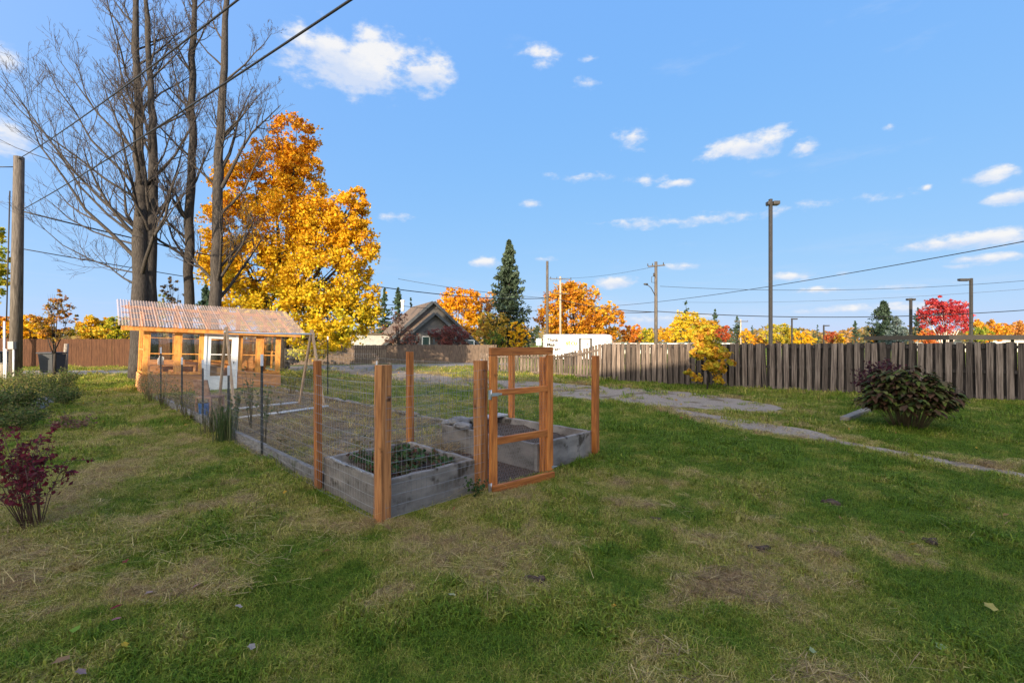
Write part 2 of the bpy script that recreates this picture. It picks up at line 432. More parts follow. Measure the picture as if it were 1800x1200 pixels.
def dryness(x, y):
    d = .33 - .14 * np.clip((x - .5) / 3, 0, 1) * np.clip((y - 3.2) / 3, 0, 1) + (fbm(x * .8, y * .8, 3) - .5) * .62 + (fbm(x * 2.7, y * 2.7, 5) - .5) * .95 + (fbm(x * 8, y * 8, 8, 3) - .5) * .75
    for (px, py, r, ry, a) in DRYB: d = d + a * .40 * blob(x, y, px, py, r, ry)
    for (px, py, r, ry, a) in GREENB: d = d - a * .52 * blob(x, y, px, py, r, ry)
    u, v = guv(x, y)
    ing = (u > 0) & (u < 3.4) & (v > 1.3) & (v < 12.6)
    d = np.where(ing, d + .46, d)
    # browned verges of the gravel
    verge = np.zeros(np.shape(x), float)
    for ox, oy in ((.4, 0), (-.4, 0), (0, .4), (0, -.4), (.28, .28), (-.28, -.28)):
        verge = np.maximum(verge, inside(TRACK, x + ox, y + oy) * 1.0); verge = np.maximum(verge, inside(DRIVE, x + ox, y + oy) * .7)
    d = d + verge * (.12 + .7 * (fbm(x * 1.3, y * 1.3, 61, 3) > .47) * fbm(x * 3, y * 3, 62, 2))
    return np.clip(d, 0, 1)

# ------------------------------------------------------------------ ground
GRASS_RAMP = [(0.0, (.092, .165, .014)), (.25, (.17, .23, .024)), (.45, (.28, .28, .045)), (.65, (.40, .325, .10)), (.85, (.50, .385, .17)), (1.0, (.30, .20, .10))]
def ramp_node(N, pts):
    cr = N.new('ShaderNodeValToRGB')
    e = cr.color_ramp.elements
    e[0].position = pts[0][0]; e[0].color = (*pts[0][1], 1); e[1].position = pts[-1][0]; e[1].color = (*pts[-1][1], 1)
    for p, c in pts[1:-1]:
        x = e.new(p); x.color = (*c, 1)
    return cr
def ground_material():
    m = bpy.data.materials.new('lawn_ground')
    N, L = nodes_of(m)
    out = N.new('ShaderNodeOutputMaterial'); p = N.new('ShaderNodeBsdfPrincipled'); p.inputs['Roughness'].default_value = 1; p.inputs['Specular IOR Level'].default_value = .1
    L.new(p.outputs[0], out.inputs[0])
    a = N.new('ShaderNodeAttribute'); a.attribute_name = 'dry'
    g = N.new('ShaderNodeNewGeometry')
    n = N.new('ShaderNodeTexNoise'); n.inputs['Scale'].default_value = 16; n.inputs['Detail'].default_value = 8; n.inputs['Roughness'].default_value = .75
    L.new(g.outputs['Position'], n.inputs['Vector'])
    ad = N.new('ShaderNodeMath'); ad.operation = 'MULTIPLY_ADD'
    L.new(n.outputs['Fac'], ad.inputs[0]); ad.inputs[1].default_value = .9; 
    sb = N.new('ShaderNodeMath'); sb.operation = 'SUBTRACT'; L.new(a.outputs['Fac'], sb.inputs[0]); sb.inputs[1].default_value = .45
    L.new(sb.outputs[0], ad.inputs[2])
    cr = ramp_node(N, GRASS_RAMP); L.new(ad.outputs[0], cr.inputs['Fac'])
    # thin soil and thatch showing between the blades
    n2 = N.new('ShaderNodeTexNoise'); n2.inputs['Scale'].default_value = 45; n2.inputs['Detail'].default_value = 5
    L.new(g.outputs['Position'], n2.inputs['Vector'])
    r2 = N.new('ShaderNodeMapRange'); r2.inputs['From Min'].default_value = .42; r2.inputs['From Max'].default_value = .66; r2.inputs['To Max'].default_value = .75
    L.new(n2.outputs['Fac'], r2.inputs['Value'])
    mx = N.new('ShaderNodeMix'); mx.data_type = 'RGBA'; L.new(r2.outputs[0], mx.inputs['Factor']); L.new(cr.outputs[0], mx.inputs['A']); mx.inputs['B'].default_value = (.10, .075, .042, 1)
    L.new(mx.outputs['Result'], p.inputs['Base Color'])
    b = N.new('ShaderNodeBump'); b.inputs['Strength'].default_value = .9; b.inputs['Distance'].default_value = .03
    L.new(n2.outputs['Fac'], b.inputs['Height']); L.new(b.outputs[0], p.inputs['Normal'])
    return m
def axis(segs):
    out = []
    for a, b, st in segs: out.extend(np.arange(a, b - 1e-6, st))
    return np.array(out)
def build_ground():
    xs = axis([(-900,-200,100),(-200,-60,20),(-60,-24,3),(-24,-10,.4),(-10,10,.1),(10,24,.4),(24,60,3),(60,200,20),(200,901,100)])
    ys = axis([(-200,-20,30),(-20,1,3),(1,8,.07),(8,26,.16),(26,60,1.5),(60,200,15),(200,1501,100)])
    X, Y = np.meshgrid(xs, ys)
    Zz = (fbm(X * 1.6, Y * 1.6, 41, 3) - .5) * .05 + (fbm(X * 7, Y * 7, 43, 2) - .5) * .02
    u, v = guv(X, Y)
    near = np.clip((22 - np.hypot(X, Y)) / 10, 0, 1)
    Zz = Zz * near - .006
    for poly in (DRIVE, TRACK, ALLEY): Zz = np.where(inside(poly, X, Y), -.012, Zz)
    gardenish = (u > -.15) & (u < 3.5) & (v > -.15) & (v < 13)
    Zz = np.where(gardenish, -.012, Zz)
    nx, ny = len(xs), len(ys)
    idx = np.arange(nx * ny).reshape(ny, nx)
    faces = np.stack([idx[:-1, :-1], idx[:-1, 1:], idx[1:, 1:], idx[1:, :-1]], -1).reshape(-1, 4)
    me = mesh_arrays('lawn', np.stack([X, Y, Zz], -1).reshape(-1, 3), faces, smooth=True)
    at_ = me.attributes.new('dry', 'FLOAT', 'POINT')
    at_.data.foreach_set('value', dryness(X, Y).ravel().astype(np.float32))
    tag(link('lawn', me, ground_material()), kind='structure')
build_ground()

def ragged(poly, jit, step, seed):
    out = []
    n = len(poly)
    for i in range(n):
        a = poly[i]; b = poly[(i + 1) % n]; L = np.hypot(*(b - a)); k = max(1, int(L / step))
        d = (b - a) / max(L, 1e-6); nrm = np.array([-d[1], d[0]])
        for j in range(k):
            p = a + (b - a) * j / k
            out.append(p + nrm * jit * 2 * (fbm(p[0] * 2.2, p[1] * 2.2, seed, 3) - .5))
    return np.array(out)
def sheet(name, poly, z, mat, kind='structure'):
    import mathutils.geometry as mg
    pts = [Vector((p[0], p[1], z)) for p in poly]
    tris = mg.tessellate_polygon([pts])
    me = bpy.data.meshes.new(name)
    fs = []
    for t in tris:
        a, b, c = (pts[i] for i in t)
        fs.append(t if (b - a).cross(c - a).z > 0 else (t[0], t[2], t[1]))
    me.from_pydata([tuple(p) for p in pts], [], fs)
    me.update()
    return tag(link(name, me, mat), kind=kind)
GRAVEL = material('grey_gravel', (.15, .115, .08), (.44, .355, .27), nscale=26, rough=1, bump=.9, c3=(.29, .23, .172), vary=0, coord='World', spots=((.15, .105, .055), 1.3, .54, 1), scale=(1, 1, 1), detail=9)
ASPHALT = material('worn_asphalt', (.15, .135, .115), (.34, .305, .26), nscale=9, rough=1, bump=.3, vary=0, coord='World')
sheet('gravel_driveway', ragged(DRIVE, .45, .12, 5), .004, GRAVEL)
sheet('gravel_track', ragged(TRACK, .2, .08, 6), .008, GRAVEL)
sheet('alley_road', ragged(ALLEY, .2, .5, 7), .002, ASPHALT)
GARDENSOIL = material('garden_soil', (.06, .04, .027), (.24, .165, .10), nscale=7, rough=1, bump=1.0, c3=(.16, .12, .078), vary=0, coord='World', spots=((.07, .085, .03), 2.2, .58, 1), detail=10)
def uvpoly(pts): return np.array([[uv(*p).x, uv(*p).y] for p in pts])
sheet('garden_soil', ragged(uvpoly([(-.05,1.2),(3.5,1.2),(3.6,13.2),(-.05,13.2)]), .06, .3, 9), .002, GARDENSOIL)
sheet('mulch_path', uvpoly([(1.19,-.02),(2.12,-.02),(2.12,2.0),(1.19,2.0)]), .008, MULCH)

# ------------------------------------------------------------------ grass (instanced blades) and straw
def grass_blade_mesh(name, n, length, spread, lean, width, seed, flat=False):
    r = np.random.default_rng(seed)
    vs = []; fs = []
    for i in range(n):
        a = r.uniform(0, 2 * PI); rad = spread * math.sqrt(r.uniform())
        b = np.array([math.cos(a) * rad, math.sin(a) * rad, 0])
        L = length * r.uniform(.5, 1.15)
        h = r.uniform(0, 2 * PI); ln = lean * r.uniform(.4, 1.4)
        d = np.array([math.cos(h), math.sin(h), 0]); s = np.array([-math.sin(h), math.cos(h), 0]) * width * r.uniform(.6, 1.2) / 2
        if flat:
            z0 = r.uniform(.004, length * .35)
            p0 = b - d * L * .5 + np.array([0, 0, z0]); p1 = b + np.array([0, 0, z0 + r.uniform(0, .012)]); p2 = b + d * L * .5 + np.array([0, 0, max(.003, z0 + r.uniform(-.012, .012))])
        else:
            p0 = b; p1 = b + d * L * ln * .35 + np.array([0, 0, L * .6]); p2 = b + d * L * ln + np.array([0, 0, L * max(.25, 1 - .45 * ln)])
        k = len(vs)
        vs += [p0 - s, p0 + s, p1 - s * .8, p1 + s * .8, p2]
        fs += [(k, k + 1, k + 3, k + 2), (k + 2, k + 3, k + 4)]
    me = bpy.data.meshes.new(name); me.from_pydata([tuple(v) for v in vs], [], fs); me.update()
    return me
def grass_material():
    m = bpy.data.materials.new('grass_blades')
    N, L = nodes_of(m)
    out = N.new('ShaderNodeOutputMaterial')
    a = N.new('ShaderNodeAttribute'); a.attribute_type = 'INSTANCER'; a.attribute_name = 'dry'
    oi = N.new('ShaderNodeObjectInfo'); g = N.new('ShaderNodeNewGeometry')
    m1 = N.new('ShaderNodeMath'); m1.operation = 'MULTIPLY_ADD'; L.new(oi.outputs['Random'], m1.inputs[0]); m1.inputs[1].default_value = .22; m1.inputs[2].default_value = -.11
    m2 = N.new('ShaderNodeMath'); m2.operation = 'MULTIPLY_ADD'; L.new(g.outputs['Random Per Island'], m2.inputs[0]); m2.inputs[1].default_value = .50; L.new(m1.outputs[0], m2.inputs[2])
    m3 = N.new('ShaderNodeMath'); m3.operation = 'ADD'; L.new(m2.outputs[0], m3.inputs[0]); L.new(a.outputs['Fac'], m3.inputs[1])
    m4 = N.new('ShaderNodeMath'); m4.operation = 'SUBTRACT'; m4.use_clamp = True; L.new(m3.outputs[0], m4.inputs[0]); m4.inputs[1].default_value = .25
    cr = ramp_node(N, GRASS_RAMP); L.new(m4.outputs[0], cr.inputs['Fac'])
    d = N.new('ShaderNodeBsdfPrincipled'); d.inputs['Roughness'].default_value = .65; d.inputs['Specular IOR Level'].default_value = .2
    t = N.new('ShaderNodeBsdfTranslucent'); mx = N.new('ShaderNodeMixShader'); mx.inputs[0].default_value = .4
    hv = N.new('ShaderNodeHueSaturation'); rv = N.new('ShaderNodeMath'); rv.operation = 'MULTIPLY_ADD'
    fr = N.new('ShaderNodeMath'); fr.operation = 'FRACT'; f7 = N.new('ShaderNodeMath'); f7.operation = 'MULTIPLY'; L.new(g.outputs['Random Per Island'], f7.inputs[0]); f7.inputs[1].default_value = 37.0
    L.new(f7.outputs[0], fr.inputs[0]); L.new(fr.outputs[0], rv.inputs[0]); rv.inputs[1].default_value = 1.35; rv.inputs[2].default_value = .42
    L.new(rv.outputs[0], hv.inputs['Value']); L.new(cr.outputs[0], hv.inputs['Color'])
    L.new(hv.outputs[0], d.inputs['Base Color']); L.new(hv.outputs[0], t.inputs['Color'])
    L.new(d.outputs[0], mx.inputs[1]); L.new(t.outputs[0], mx.inputs[2]); L.new(mx.outputs[0], out.inputs[0])
    return m
GRASSM = grass_material()
def scatter(name, pts, rot, scl, index, attr, sources):
    coll = bpy.data.collections.new(name + '_sources')
    for i, me in enumerate(sources):
        me.materials.append(GRASSM)
        coll.objects.link(bpy.data.objects.new('%s_blade_%02d' % (name, i), me))
    me = bpy.data.meshes.new(name)
    me.vertices.add(len(pts)); me.vertices.foreach_set('co', np.asarray(pts, np.float32).ravel())
    for nm, ty, val in (('rot', 'FLOAT_VECTOR', rot), ('scl', 'FLOAT', scl), ('pick', 'INT', index), ('dry', 'FLOAT', attr)):
        at_ = me.attributes.new(nm, ty, 'POINT')
        if ty == 'FLOAT_VECTOR': at_.data.foreach_set('vector', np.asarray(val, np.float32).ravel())
        elif ty == 'INT': at_.data.foreach_set('value', np.asarray(val, np.int32))
        else: at_.data.foreach_set('value', np.asarray(val, np.float32))
    o = link(name, me, GRASSM)
    ng = bpy.data.node_groups.new(name + '_scatter', 'GeometryNodeTree')
    ng.interface.new_socket('Geometry', in_out='INPUT', socket_type='NodeSocketGeometry')
    ng.interface.new_socket('Geometry', in_out='OUTPUT', socket_type='NodeSocketGeometry')
    N, L = ng.nodes, ng.links
    gi = N.new('NodeGroupInput'); go = N.new('NodeGroupOutput')
    mp = N.new('GeometryNodeMeshToPoints')
    ci = N.new('GeometryNodeCollectionInfo'); ci.inputs['Collection'].default_value = coll
    ci.inputs['Separate Children'].default_value = True; ci.inputs['Reset Children'].default_value = True
    ip = N.new('GeometryNodeInstanceOnPoints'); ip.inputs['Pick Instance'].default_value = True
    def attr_(nm, ty):
        n = N.new('GeometryNodeInputNamedAttribute'); n.data_type = ty; n.inputs['Name'].default_value = nm
        return n.outputs['Attribute']
    L.new(gi.outputs[0], mp.inputs[0]); L.new(mp.outputs[0], ip.inputs['Points']); L.new(ci.outputs[0], ip.inputs['Instance'])
    L.new(attr_('pick', 'INT'), ip.inputs['Instance Index'])
    L.new(attr_('rot', 'FLOAT_VECTOR'), ip.inputs['Rotation'])
    L.new(attr_('scl', 'FLOAT'), ip.inputs['Scale'])
    L.new(ip.outputs[0], go.inputs[0])
    md = o.modifiers.new('scatter', 'NODES'); md.node_group = ng
    return tag(o, kind='stuff')

def frustum_points(z0, z1, density, margin=.12):
    half = CX / F + margin
    n = int(half * (z1 * z1 - z0 * z0) * density)
    z = np.sqrt(RNG.uniform(z0 * z0, z1 * z1, n)); x = RNG.uniform(-half, half, n) * z
    return x, z
def build_grass():
    src = [grass_blade_mesh('g%d' % i, 22, .046, .045, .9, .0042, 100 + i) for i in range(4)]
    src += [grass_blade_mesh('d%d' % i, 20, .065, .06, 1.6, .0036, 200 + i) for i in range(3)]
    src += [grass_blade_mesh('s%d' % i, 9, .13, .07, 0, .0042, 300 + i, flat=True) for i in range(3)]
    src += [grass_blade_mesh('w%d' % i, 16, .09, .05, .9, .008, 400 + i) for i in range(2)]
    X = []; Y = []; SC = []
    for z0, z1, dn, sc in ((1.9, 3.4, 1900, .8), (3.4, 5.2, 1150, .95), (5.2, 8, 560, 1.15), (8, 12, 250, 1.5), (12, 18, 110, 2.0), (18, 28, 40, 2.8)):
        x, y = frustum_points(z0, z1, dn); X.append(x); Y.append(y); SC.append(np.full(len(x), sc))
    x = np.concatenate(X); y = np.concatenate(Y); sc = np.concatenate(SC)
    # dense strip at either side of the frame is not needed
    u, v = guv(x, y)
    bed1 = (u > -.07) & (u < 1.19) & (v > -.07) & (v < 1.36)
    bed2 = (u > 2.06) & (u < 3.4) & (v > -.05) & (v < 2.05)
    path = (u > 1.16) & (u < 2.16) & (v > -.02) & (v < 2.0)
    garden = (u > -.02) & (u < 3.5) & (v > 1.3) & (v < 13)
    green_h = (u > .0) & (u < 4.3) & (v > 13) & (v < 16)
    r = RNG.uniform(size=len(x))
    wob = (fbm(x * 3, y * 3, 77, 3) - .5) * .5
    gravel = (inside(DRIVE, x + wob * 1.2, y + wob * 1.2) & (r > .012 + .16 * (fbm(x * .9, y * .9, 37, 3) > .62))) | (inside(TRACK, x + wob * .6, y + wob * .6) & (r > .05 + .3 * (fbm(x * 1.2, y * 1.2, 38, 3) > .60))) | (inside(ALLEY, x, y) & (r > .02))
    sparse_garden = garden & (r > .15 + .5 * (fbm(x * 1.2, y * 1.2, 55) - .5))
    d = dryness(x, y)
    bare = (fbm(x * 3.1, y * 3.1, 91, 3) > .66) & (r > .3) & (d > .5)
    keep = ~(bed1 | bed2 | path | green_h | gravel | sparse_garden | bare)
    x, y, sc, d, u, v = (q[keep] for q in (x, y, sc, d, u, v))
    garden = garden[keep]
    n = len(x)
    r = RNG.uniform(size=n)
    pick = RNG.integers(0, 4, n)
    pick = np.where(r < d * .8, RNG.integers(4, 7, n), pick)
    straw = (r > 1 - .42 * np.clip(d - .4, 0, 1) * 2)
    pick = np.where(straw, RNG.integers(7, 10, n), pick)
    wild = (r > .5) & (fbm(x * 1.8, y * 1.8, 66, 3) > .55) & (d < .5)
    pick = np.where(wild, RNG.integers(10, 12, n), pick)
    rot = np.stack([RNG.normal(0, .12, n), RNG.normal(0, .12, n), RNG.uniform(0, 2 * PI, n)], -1)
    zz = (fbm(x * 1.6, y * 1.6, 41, 3) - .5) * .05 + (fbm(x * 7, y * 7, 43, 2) - .5) * .02
    zz = zz * np.clip((22 - np.hypot(x, y)) / 10, 0, 1) - .008
    zz = np.where(garden, .0, zz)
    height = .55 + .95 * fbm(x * 1.6, y * 1.6, 29, 4)
    scatter('grass', np.stack([x, y, zz], -1), rot, sc * height * RNG.uniform(.75, 1.25, n), pick, np.clip(d + np.where(pick >= 7, .25, 0) * (pick < 10), 0, 1), src)
    # long loose straws lying on the lawn, thick at the left
    S2 = [grass_blade_mesh('l%d' % i, 3, .21, .10, 0, .0030, 500 + i, flat=True) for i in range(4)] + [grass_blade_mesh('q%d' % i, 9, .13, .12, 0, .0028, 520 + i, flat=True) for i in range(3)]
    x, y = frustum_points(1.9, 9.5, 120)
    dens = .015 + .8 * sum(blob(x, y, *q) for q in ((170,850,.9,1.5),(70,980,.8,.7),(200,960,.7,.5),(560,920,.5,.4),(640,935,.6,.2),(860,890,.5,.25),(900,1010,.5,.3),(330,1000,.6,.3)))
    k = (RNG.uniform(size=len(x)) < dens)
    u, v = guv(x, y); k &= ~((u > -.1) & (u < 3.5) & (v > -.1))
    x, y = x[k], y[k]; n = len(x)
    rot = np.stack([RNG.normal(0, .06, n), RNG.normal(0, .06, n), RNG.normal(.5, .8, n)], -1)
    scatter('loose_straw', np.stack([x, y, RNG.uniform(.012, .04, n)], -1), rot, RNG.uniform(.6, 1.3, n), RNG.integers(0, 7, n), RNG.uniform(.55, .9, n), S2)
    # pulled dry stalks lying in the fenced plot
    n = 2600
    uu = RNG.uniform(.1, 3.3, n); vv = 1.45 + 10.5 * RNG.uniform(size=n) ** 1.5
    q = P0.x + U.x * uu + V.x * vv, P0.y + U.y * uu + V.y * vv
    k = fbm(q[0] * 1.1, q[1] * 1.1, 15, 3) > .47
    x, y = q[0][k], q[1][k]; n = len(x)
    rot = np.stack([RNG.normal(0, .1, n), RNG.normal(0, .1, n), RNG.uniform(0, 6, n)], -1)
    S3 = [grass_blade_mesh('p%d' % i, 8, .30, .14, 0, .006, 600 + i, flat=True) for i in range(3)]
    scatter('dead_stalks', np.stack([x, y, RNG.uniform(.01, .05, n)], -1), rot, RNG.uniform(.6, 1.3, n), RNG.integers(0, 3, n), RNG.uniform(.75, 1.1, n), S3)
build_grass()

# ------------------------------------------------------------------ foliage tools
def leaf_quads(centers, size, colors, up=.35, aspect=.75, fold=True):
    """one diamond leaf (two triangles, folded) per centre"""
    n = len(centers)
    nrm = RNG.normal(size=(n, 3)); nrm[:, 2] += up * np.sign(RNG.normal(size=n) + 1.2)
    nrm /= np.linalg.norm(nrm, axis=1)[:, None] + 1e-9
    t = RNG.normal(size=(n, 3)); t -= nrm * (t * nrm).sum(1)[:, None]; t /= np.linalg.norm(t, axis=1)[:, None] + 1e-9
    b = np.cross(nrm, t)
    s = (np.asarray(size) * RNG.uniform(.65, 1.3, n))[:, None] * .5
    lift = nrm * s * .25
    v = np.stack([centers - t * s, centers + b * s * aspect + lift, centers + t * s, centers - b * s * aspect + lift], 1).reshape(-1, 3)
    i = np.arange(n)[:, None] * 4
    f = np.concatenate([np.concatenate([i, i + 1, i + 2], 1), np.concatenate([i, i + 2, i + 3], 1)])
    return v, f, np.concatenate([colors, colors])
def pal(palette, n, t=None, jitter=.18):
    """pick colours; t (0..1 per leaf) walks along the palette when given"""
    pa = np.array(palette, float)
    if t is None: t = RNG.uniform(size=n)
    q = np.clip(t, 0, .9999) * (len(pa) - 1); i = q.astype(int); f = (q - i)[:, None]
    c = pa[i] * (1 - f) + pa[i + 1] * f
    return np.clip(c * RNG.uniform(1 - jitter, 1 + jitter, (n, 1)) * RNG.uniform(.94, 1.06, (n, 3)), 0, 1)
def crown_points(lobes, n, clump, hollow=.55):
    """lobes: (centre, (rx, ry, rz)); leaves gathered in clumps near the lobe surfaces"""
    vol = np.array([r[0] * r[2] + r[1] * r[2] for c, r in lobes]); vol = vol / vol.sum()
    P = []; C = []
    k0 = 0
    for (c, r), w in zip(lobes, vol):
        m = max(8, int(n * w)); nc = max(4, int(m / clump))
        d = RNG.normal(size=(nc, 3)); d /= np.linalg.norm(d, axis=1)[:, None]
        rad = hollow + (1 - hollow) * RNG.uniform(size=nc) ** .6
        cc = np.array(c) + d * rad[:, None] * np.array(r)
        which = RNG.integers(0, nc, m)
        cr = np.array(r).mean() * .118 * RNG.uniform(.5, 1.35, nc)
        off = RNG.normal(size=(m, 3)) * cr[which][:, None]; off[:, 2] *= .7
        P.append(cc[which] + off); C.append(which + k0); k0 += nc
    return np.concatenate(P), np.concatenate(C)
def lobe(px, py, rx, ry, Z, dz=0.0, depth=1.0):
    k = Z / F
    return (at(px, py, Z + dz), (rx * k * .88, rx * k * depth * .88, ry * k * .88))
def leafy_tree(name, label, base, lobes, n, size, palette, group=None, clump=26, trunk_r=.16, mode='mix', hollow=.5, cat='tree', bark=None, limb=True, jit=.2):
    t = thing(name, label, cat, base, 0, group)
    P, C = crown_points(lobes, n, clump, hollow)
    P[:, 2] = np.maximum(P[:, 2], base[2] + .05)
    nc = C.max() + 1
    z0, z1 = P[:, 2].min(), P[:, 2].max()
    hue = (P[:, 2] - z0) / (z1 - z0 + 1e-6) if mode == 'height' else RNG.uniform(size=len(P)) * 0
    cl = RNG.uniform(size=nc)[C]
    tt = .72 * hue + .28 * cl + RNG.normal(0, .07, len(P)) if mode == 'height' else cl + RNG.normal(0, .1, len(P))
    v, f, c = leaf_quads(P, size, pal(palette, len(P), tt, jit))
    link('crown', mesh_arrays('crown', local(v, t), f, c), LEAF, t)
    mb = MB(); b = Vector(base)
    top = Vector(lobes[0][0])
    mb.tube([b, b.lerp(top, .35) + Vector((.05, 0, 0)), b.lerp(top, .7), top + Vector((0, 0, lobes[0][1][2] * .5))], [trunk_r, trunk_r * .75, trunk_r * .5, trunk_r * .12], 8)
    mb.build('trunk', bark or BARK, t)
    if limb:
        lb = MB()
        for c_, r_ in lobes[1:]:
            s0 = b.lerp(top, random.uniform(.3, .6)); e = Vector(c_)
            m = s0.lerp(e, .5) + Vector((0, 0, -.08 * (e - s0).length))
            lb.tube([s0, m, e], [trunk_r * .42, trunk_r * .3, trunk_r * .1], 5)
            for q in range(5):
                d = Vector((random.gauss(0, 1), random.gauss(0, 1), random.gauss(.3, .7))).normalized()
                e2 = e + Vector((d.x * r_[0], d.y * r_[1], d.z * r_[2])) * .8
                lb.tube([m.lerp(e, .6), m.lerp(e2, .6), e2], [trunk_r * .16, trunk_r * .11, trunk_r * .03], 4)
        if lb.v: lb.build('limbs', bark or BARK, t)
    return t
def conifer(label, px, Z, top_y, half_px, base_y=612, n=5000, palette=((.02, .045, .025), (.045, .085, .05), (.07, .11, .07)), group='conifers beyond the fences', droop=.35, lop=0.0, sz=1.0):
    base = at(px, base_y, Z); base.z = 0.0
    top = at(px, top_y, Z).z
    R = half_px * Z / F
    t = thing('conifer_tree', label, 'tree', base, 0, group)
    nb = int(n / 26)
    fr = RNG.uniform(.05, 1, nb) ** .85
    zz = fr * top
    prof = R * (1 - fr) ** .8 * np.where(RNG.uniform(size=nb) < .3, RNG.uniform(.95, 1.35, nb), RNG.uniform(.35, .95, nb)) + .04 * R
    azi = RNG.uniform(0, 2 * PI, nb)
    s = RNG.uniform(0.1, 1, (nb, 26)) ** .75
    rr = prof[:, None] * s
    side = RNG.normal(0, .10, (nb, 26)) * prof[:, None] * (1.1 - s * .6)
    X = base.x + np.cos(azi)[:, None] * rr - np.sin(azi)[:, None] * side
    Y = base.y + np.sin(azi)[:, None] * rr + np.cos(azi)[:, None] * side
    dz = -droop * rr * (1 - .55 * s) + RNG.normal(0, .05, (nb, 26)) * R * .6
    Zc = np.maximum(zz[:, None] + dz + .10 * rr * (s > .75), .1)
    P = np.stack([X, Y, Zc], -1).reshape(-1, 3)
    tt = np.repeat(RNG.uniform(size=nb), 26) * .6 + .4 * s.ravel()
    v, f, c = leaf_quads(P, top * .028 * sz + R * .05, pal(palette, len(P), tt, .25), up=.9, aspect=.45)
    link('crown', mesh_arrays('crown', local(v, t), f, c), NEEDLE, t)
    MB().tube([base, base + Vector((0, 0, top * .6)), base + Vector((0, 0, top * .99))], [R * .09, R * .05, .01], 7).build('trunk', BARK, t)
    return t

# ------------------------------------------------------------------ wooden posts, wire fence, beds and gate
def part_box(name, c, size, rz, mat, parent, bevel=.006):
    return MB().box(c, size, rz).build(name, mat, parent, bevel)
RZ = math.atan2(U.y, U.x)
fence = thing('garden_fence', 'wire garden fence on orange brown posts and green steel stakes around the plot', 'fence', uv(0, 0))
def wood_post(p, h, w=.098, rz=RZ, mat=None, lean=(0, 0)):
    mb = MB()
    n = 5
    R = Matrix.Rotation(rz, 3, 'Z')
    c = w / 2; ch = w * .09
    prof = [(-c + ch, -c), (c - ch, -c), (c, -c + ch), (c, c - ch), (c - ch, c), (-c + ch, c), (-c, c - ch), (-c, -c + ch)]
    vs = []; fs = []
    for i in range(n + 1):
        z = -.05 + (h + .05) * i / n
        o = Vector((lean[0] * z + random.gauss(0, .002), lean[1] * z + random.gauss(0, .002), z))
        for q in prof: vs.append(Vector((p.x, p.y, p.z)) + R @ Vector((q[0], q[1], 0)) + o)
    for i in range(n):
        for k in range(8): fs.append((i * 8 + k, i * 8 + (k + 1) % 8, (i + 1) * 8 + (k + 1) % 8, (i + 1) * 8 + k))
    fs.append(tuple(range(n * 8, n * 8 + 8)))
    mb.add(vs, fs)
    return mb.build('post', mat or CEDAR_ROUGH, fence)
wood_post(uv(0, 0), 1.39, .118, lean=(.006, 0))
wood_post(uv(1.17, 0), 1.395, .118)
wood_post(uv(2.20, -.02), 1.41, .095, mat=CEDAR)
wood_post(uv(3.32, 0), 1.40, .085, mat=CEDAR, lean=(.003, 0))
wood_post(uv(-.03, 1.30), 1.39, .068, mat=CEDAR, lean=(-.006, 0))
wood_post(uv(1.17, 1.36), 1.47, .075, mat=CEDAR)
wood_post(uv(3.42, 1.75), 1.46, .085, mat=CEDAR)
def t_post(p, h, tip=.16):
    mb = MB(); z0 = -.05; d = U
    mb.box(p + Vector((0, 0, (h - tip) / 2)), (.034, .006, h - tip), RZ).box(p + V * .014 + Vector((0, 0, (h - tip) / 2)), (.006, .022, h - tip), RZ)
    for k in range(int((h - tip) / .055)):
        mb.box(p - V * .006 + Vector((0, 0, .04 + k * .055)), (.012, .01, .02), RZ)
    o = mb.build('steel_stake', TSTEEL, fence)
    tp = MB().box(p + Vector((0, 0, h - tip / 2)), (.036, .008, tip), RZ).box(p + V * .014 + Vector((0, 0, h - tip / 2)), (.008, .024, tip), RZ)
    tp.build('white_tip', TWHITE, o)
for v_, h_ in ((3.3, 1.42), (4.95, 1.2), (6.7, 1.25), (8.6, 1.25), (11.2, 1.45)): t_post(uv(.02, v_), h_)
for u_, v_, h_ in ((3.46, 2.55, 1.27), (3.62, 6.6, 1.12), (3.72, 9.6, 1.75)): t_post(uv(u_, v_), h_, .1)
def wire_panel(a, b, h, vs=.052, hs=.10, r=.0016, z0=.03, lean=0.0, waves=.006):
    """welded wire: uprights and line wires, slightly slack"""
    a = Vector(a); b = Vector(b); d = b - a; L = d.length; d.normalize(); nrm = Vector((-d.y, d.x, 0))
    nx = max(2, int(L / vs)); nz = max(2, int(h / hs))
    def P(i, j):
        s = i / nx; z = z0 + (h - z0) * j / nz
        w = waves * math.sin(s * 9 + z * 2.2) + waves * .8 * math.sin(s * 3.1 + z * 5)
        sag = -.018 * math.sin(PI * s) * (j / nz)
        return a + d * (L * s) + nrm * (w + lean * z) + Vector((0, 0, z + sag))
    vsl = []; fs = []
    def strand(pts):
        b0 = len(vsl)
        for i, p in enumerate(pts):
            t = (pts[min(i + 1, len(pts) - 1)] - pts[max(0, i - 1)]).normalized()
            q = t.cross(nrm).normalized(); w = t.cross(q).normalized()
            for k in range(3):
                an = 2 * PI * k / 3
                vsl.append(p + (q * math.cos(an) + w * math.sin(an)) * r)
        for i in range(len(pts) - 1):
            for k in range(3):
                fs.append((b0 + i * 3 + k, b0 + i * 3 + (k + 1) % 3, b0 + i * 3 + 3 + (k + 1) % 3, b0 + i * 3 + 3 + k))
    for i in range(nx + 1): strand([P(i, j) for j in np.linspace(0, nz, 6)])
    for j in range(nz + 1): strand([P(i, j) for i in np.linspace(0, nx, 10)])
    mb = MB().add(vsl, fs)
    return mb.build('wire_mesh', WIRE, fence)
off = -.065
wire_panel(uv(.0, off), uv(1.17, off), 1.30, r=.0018)
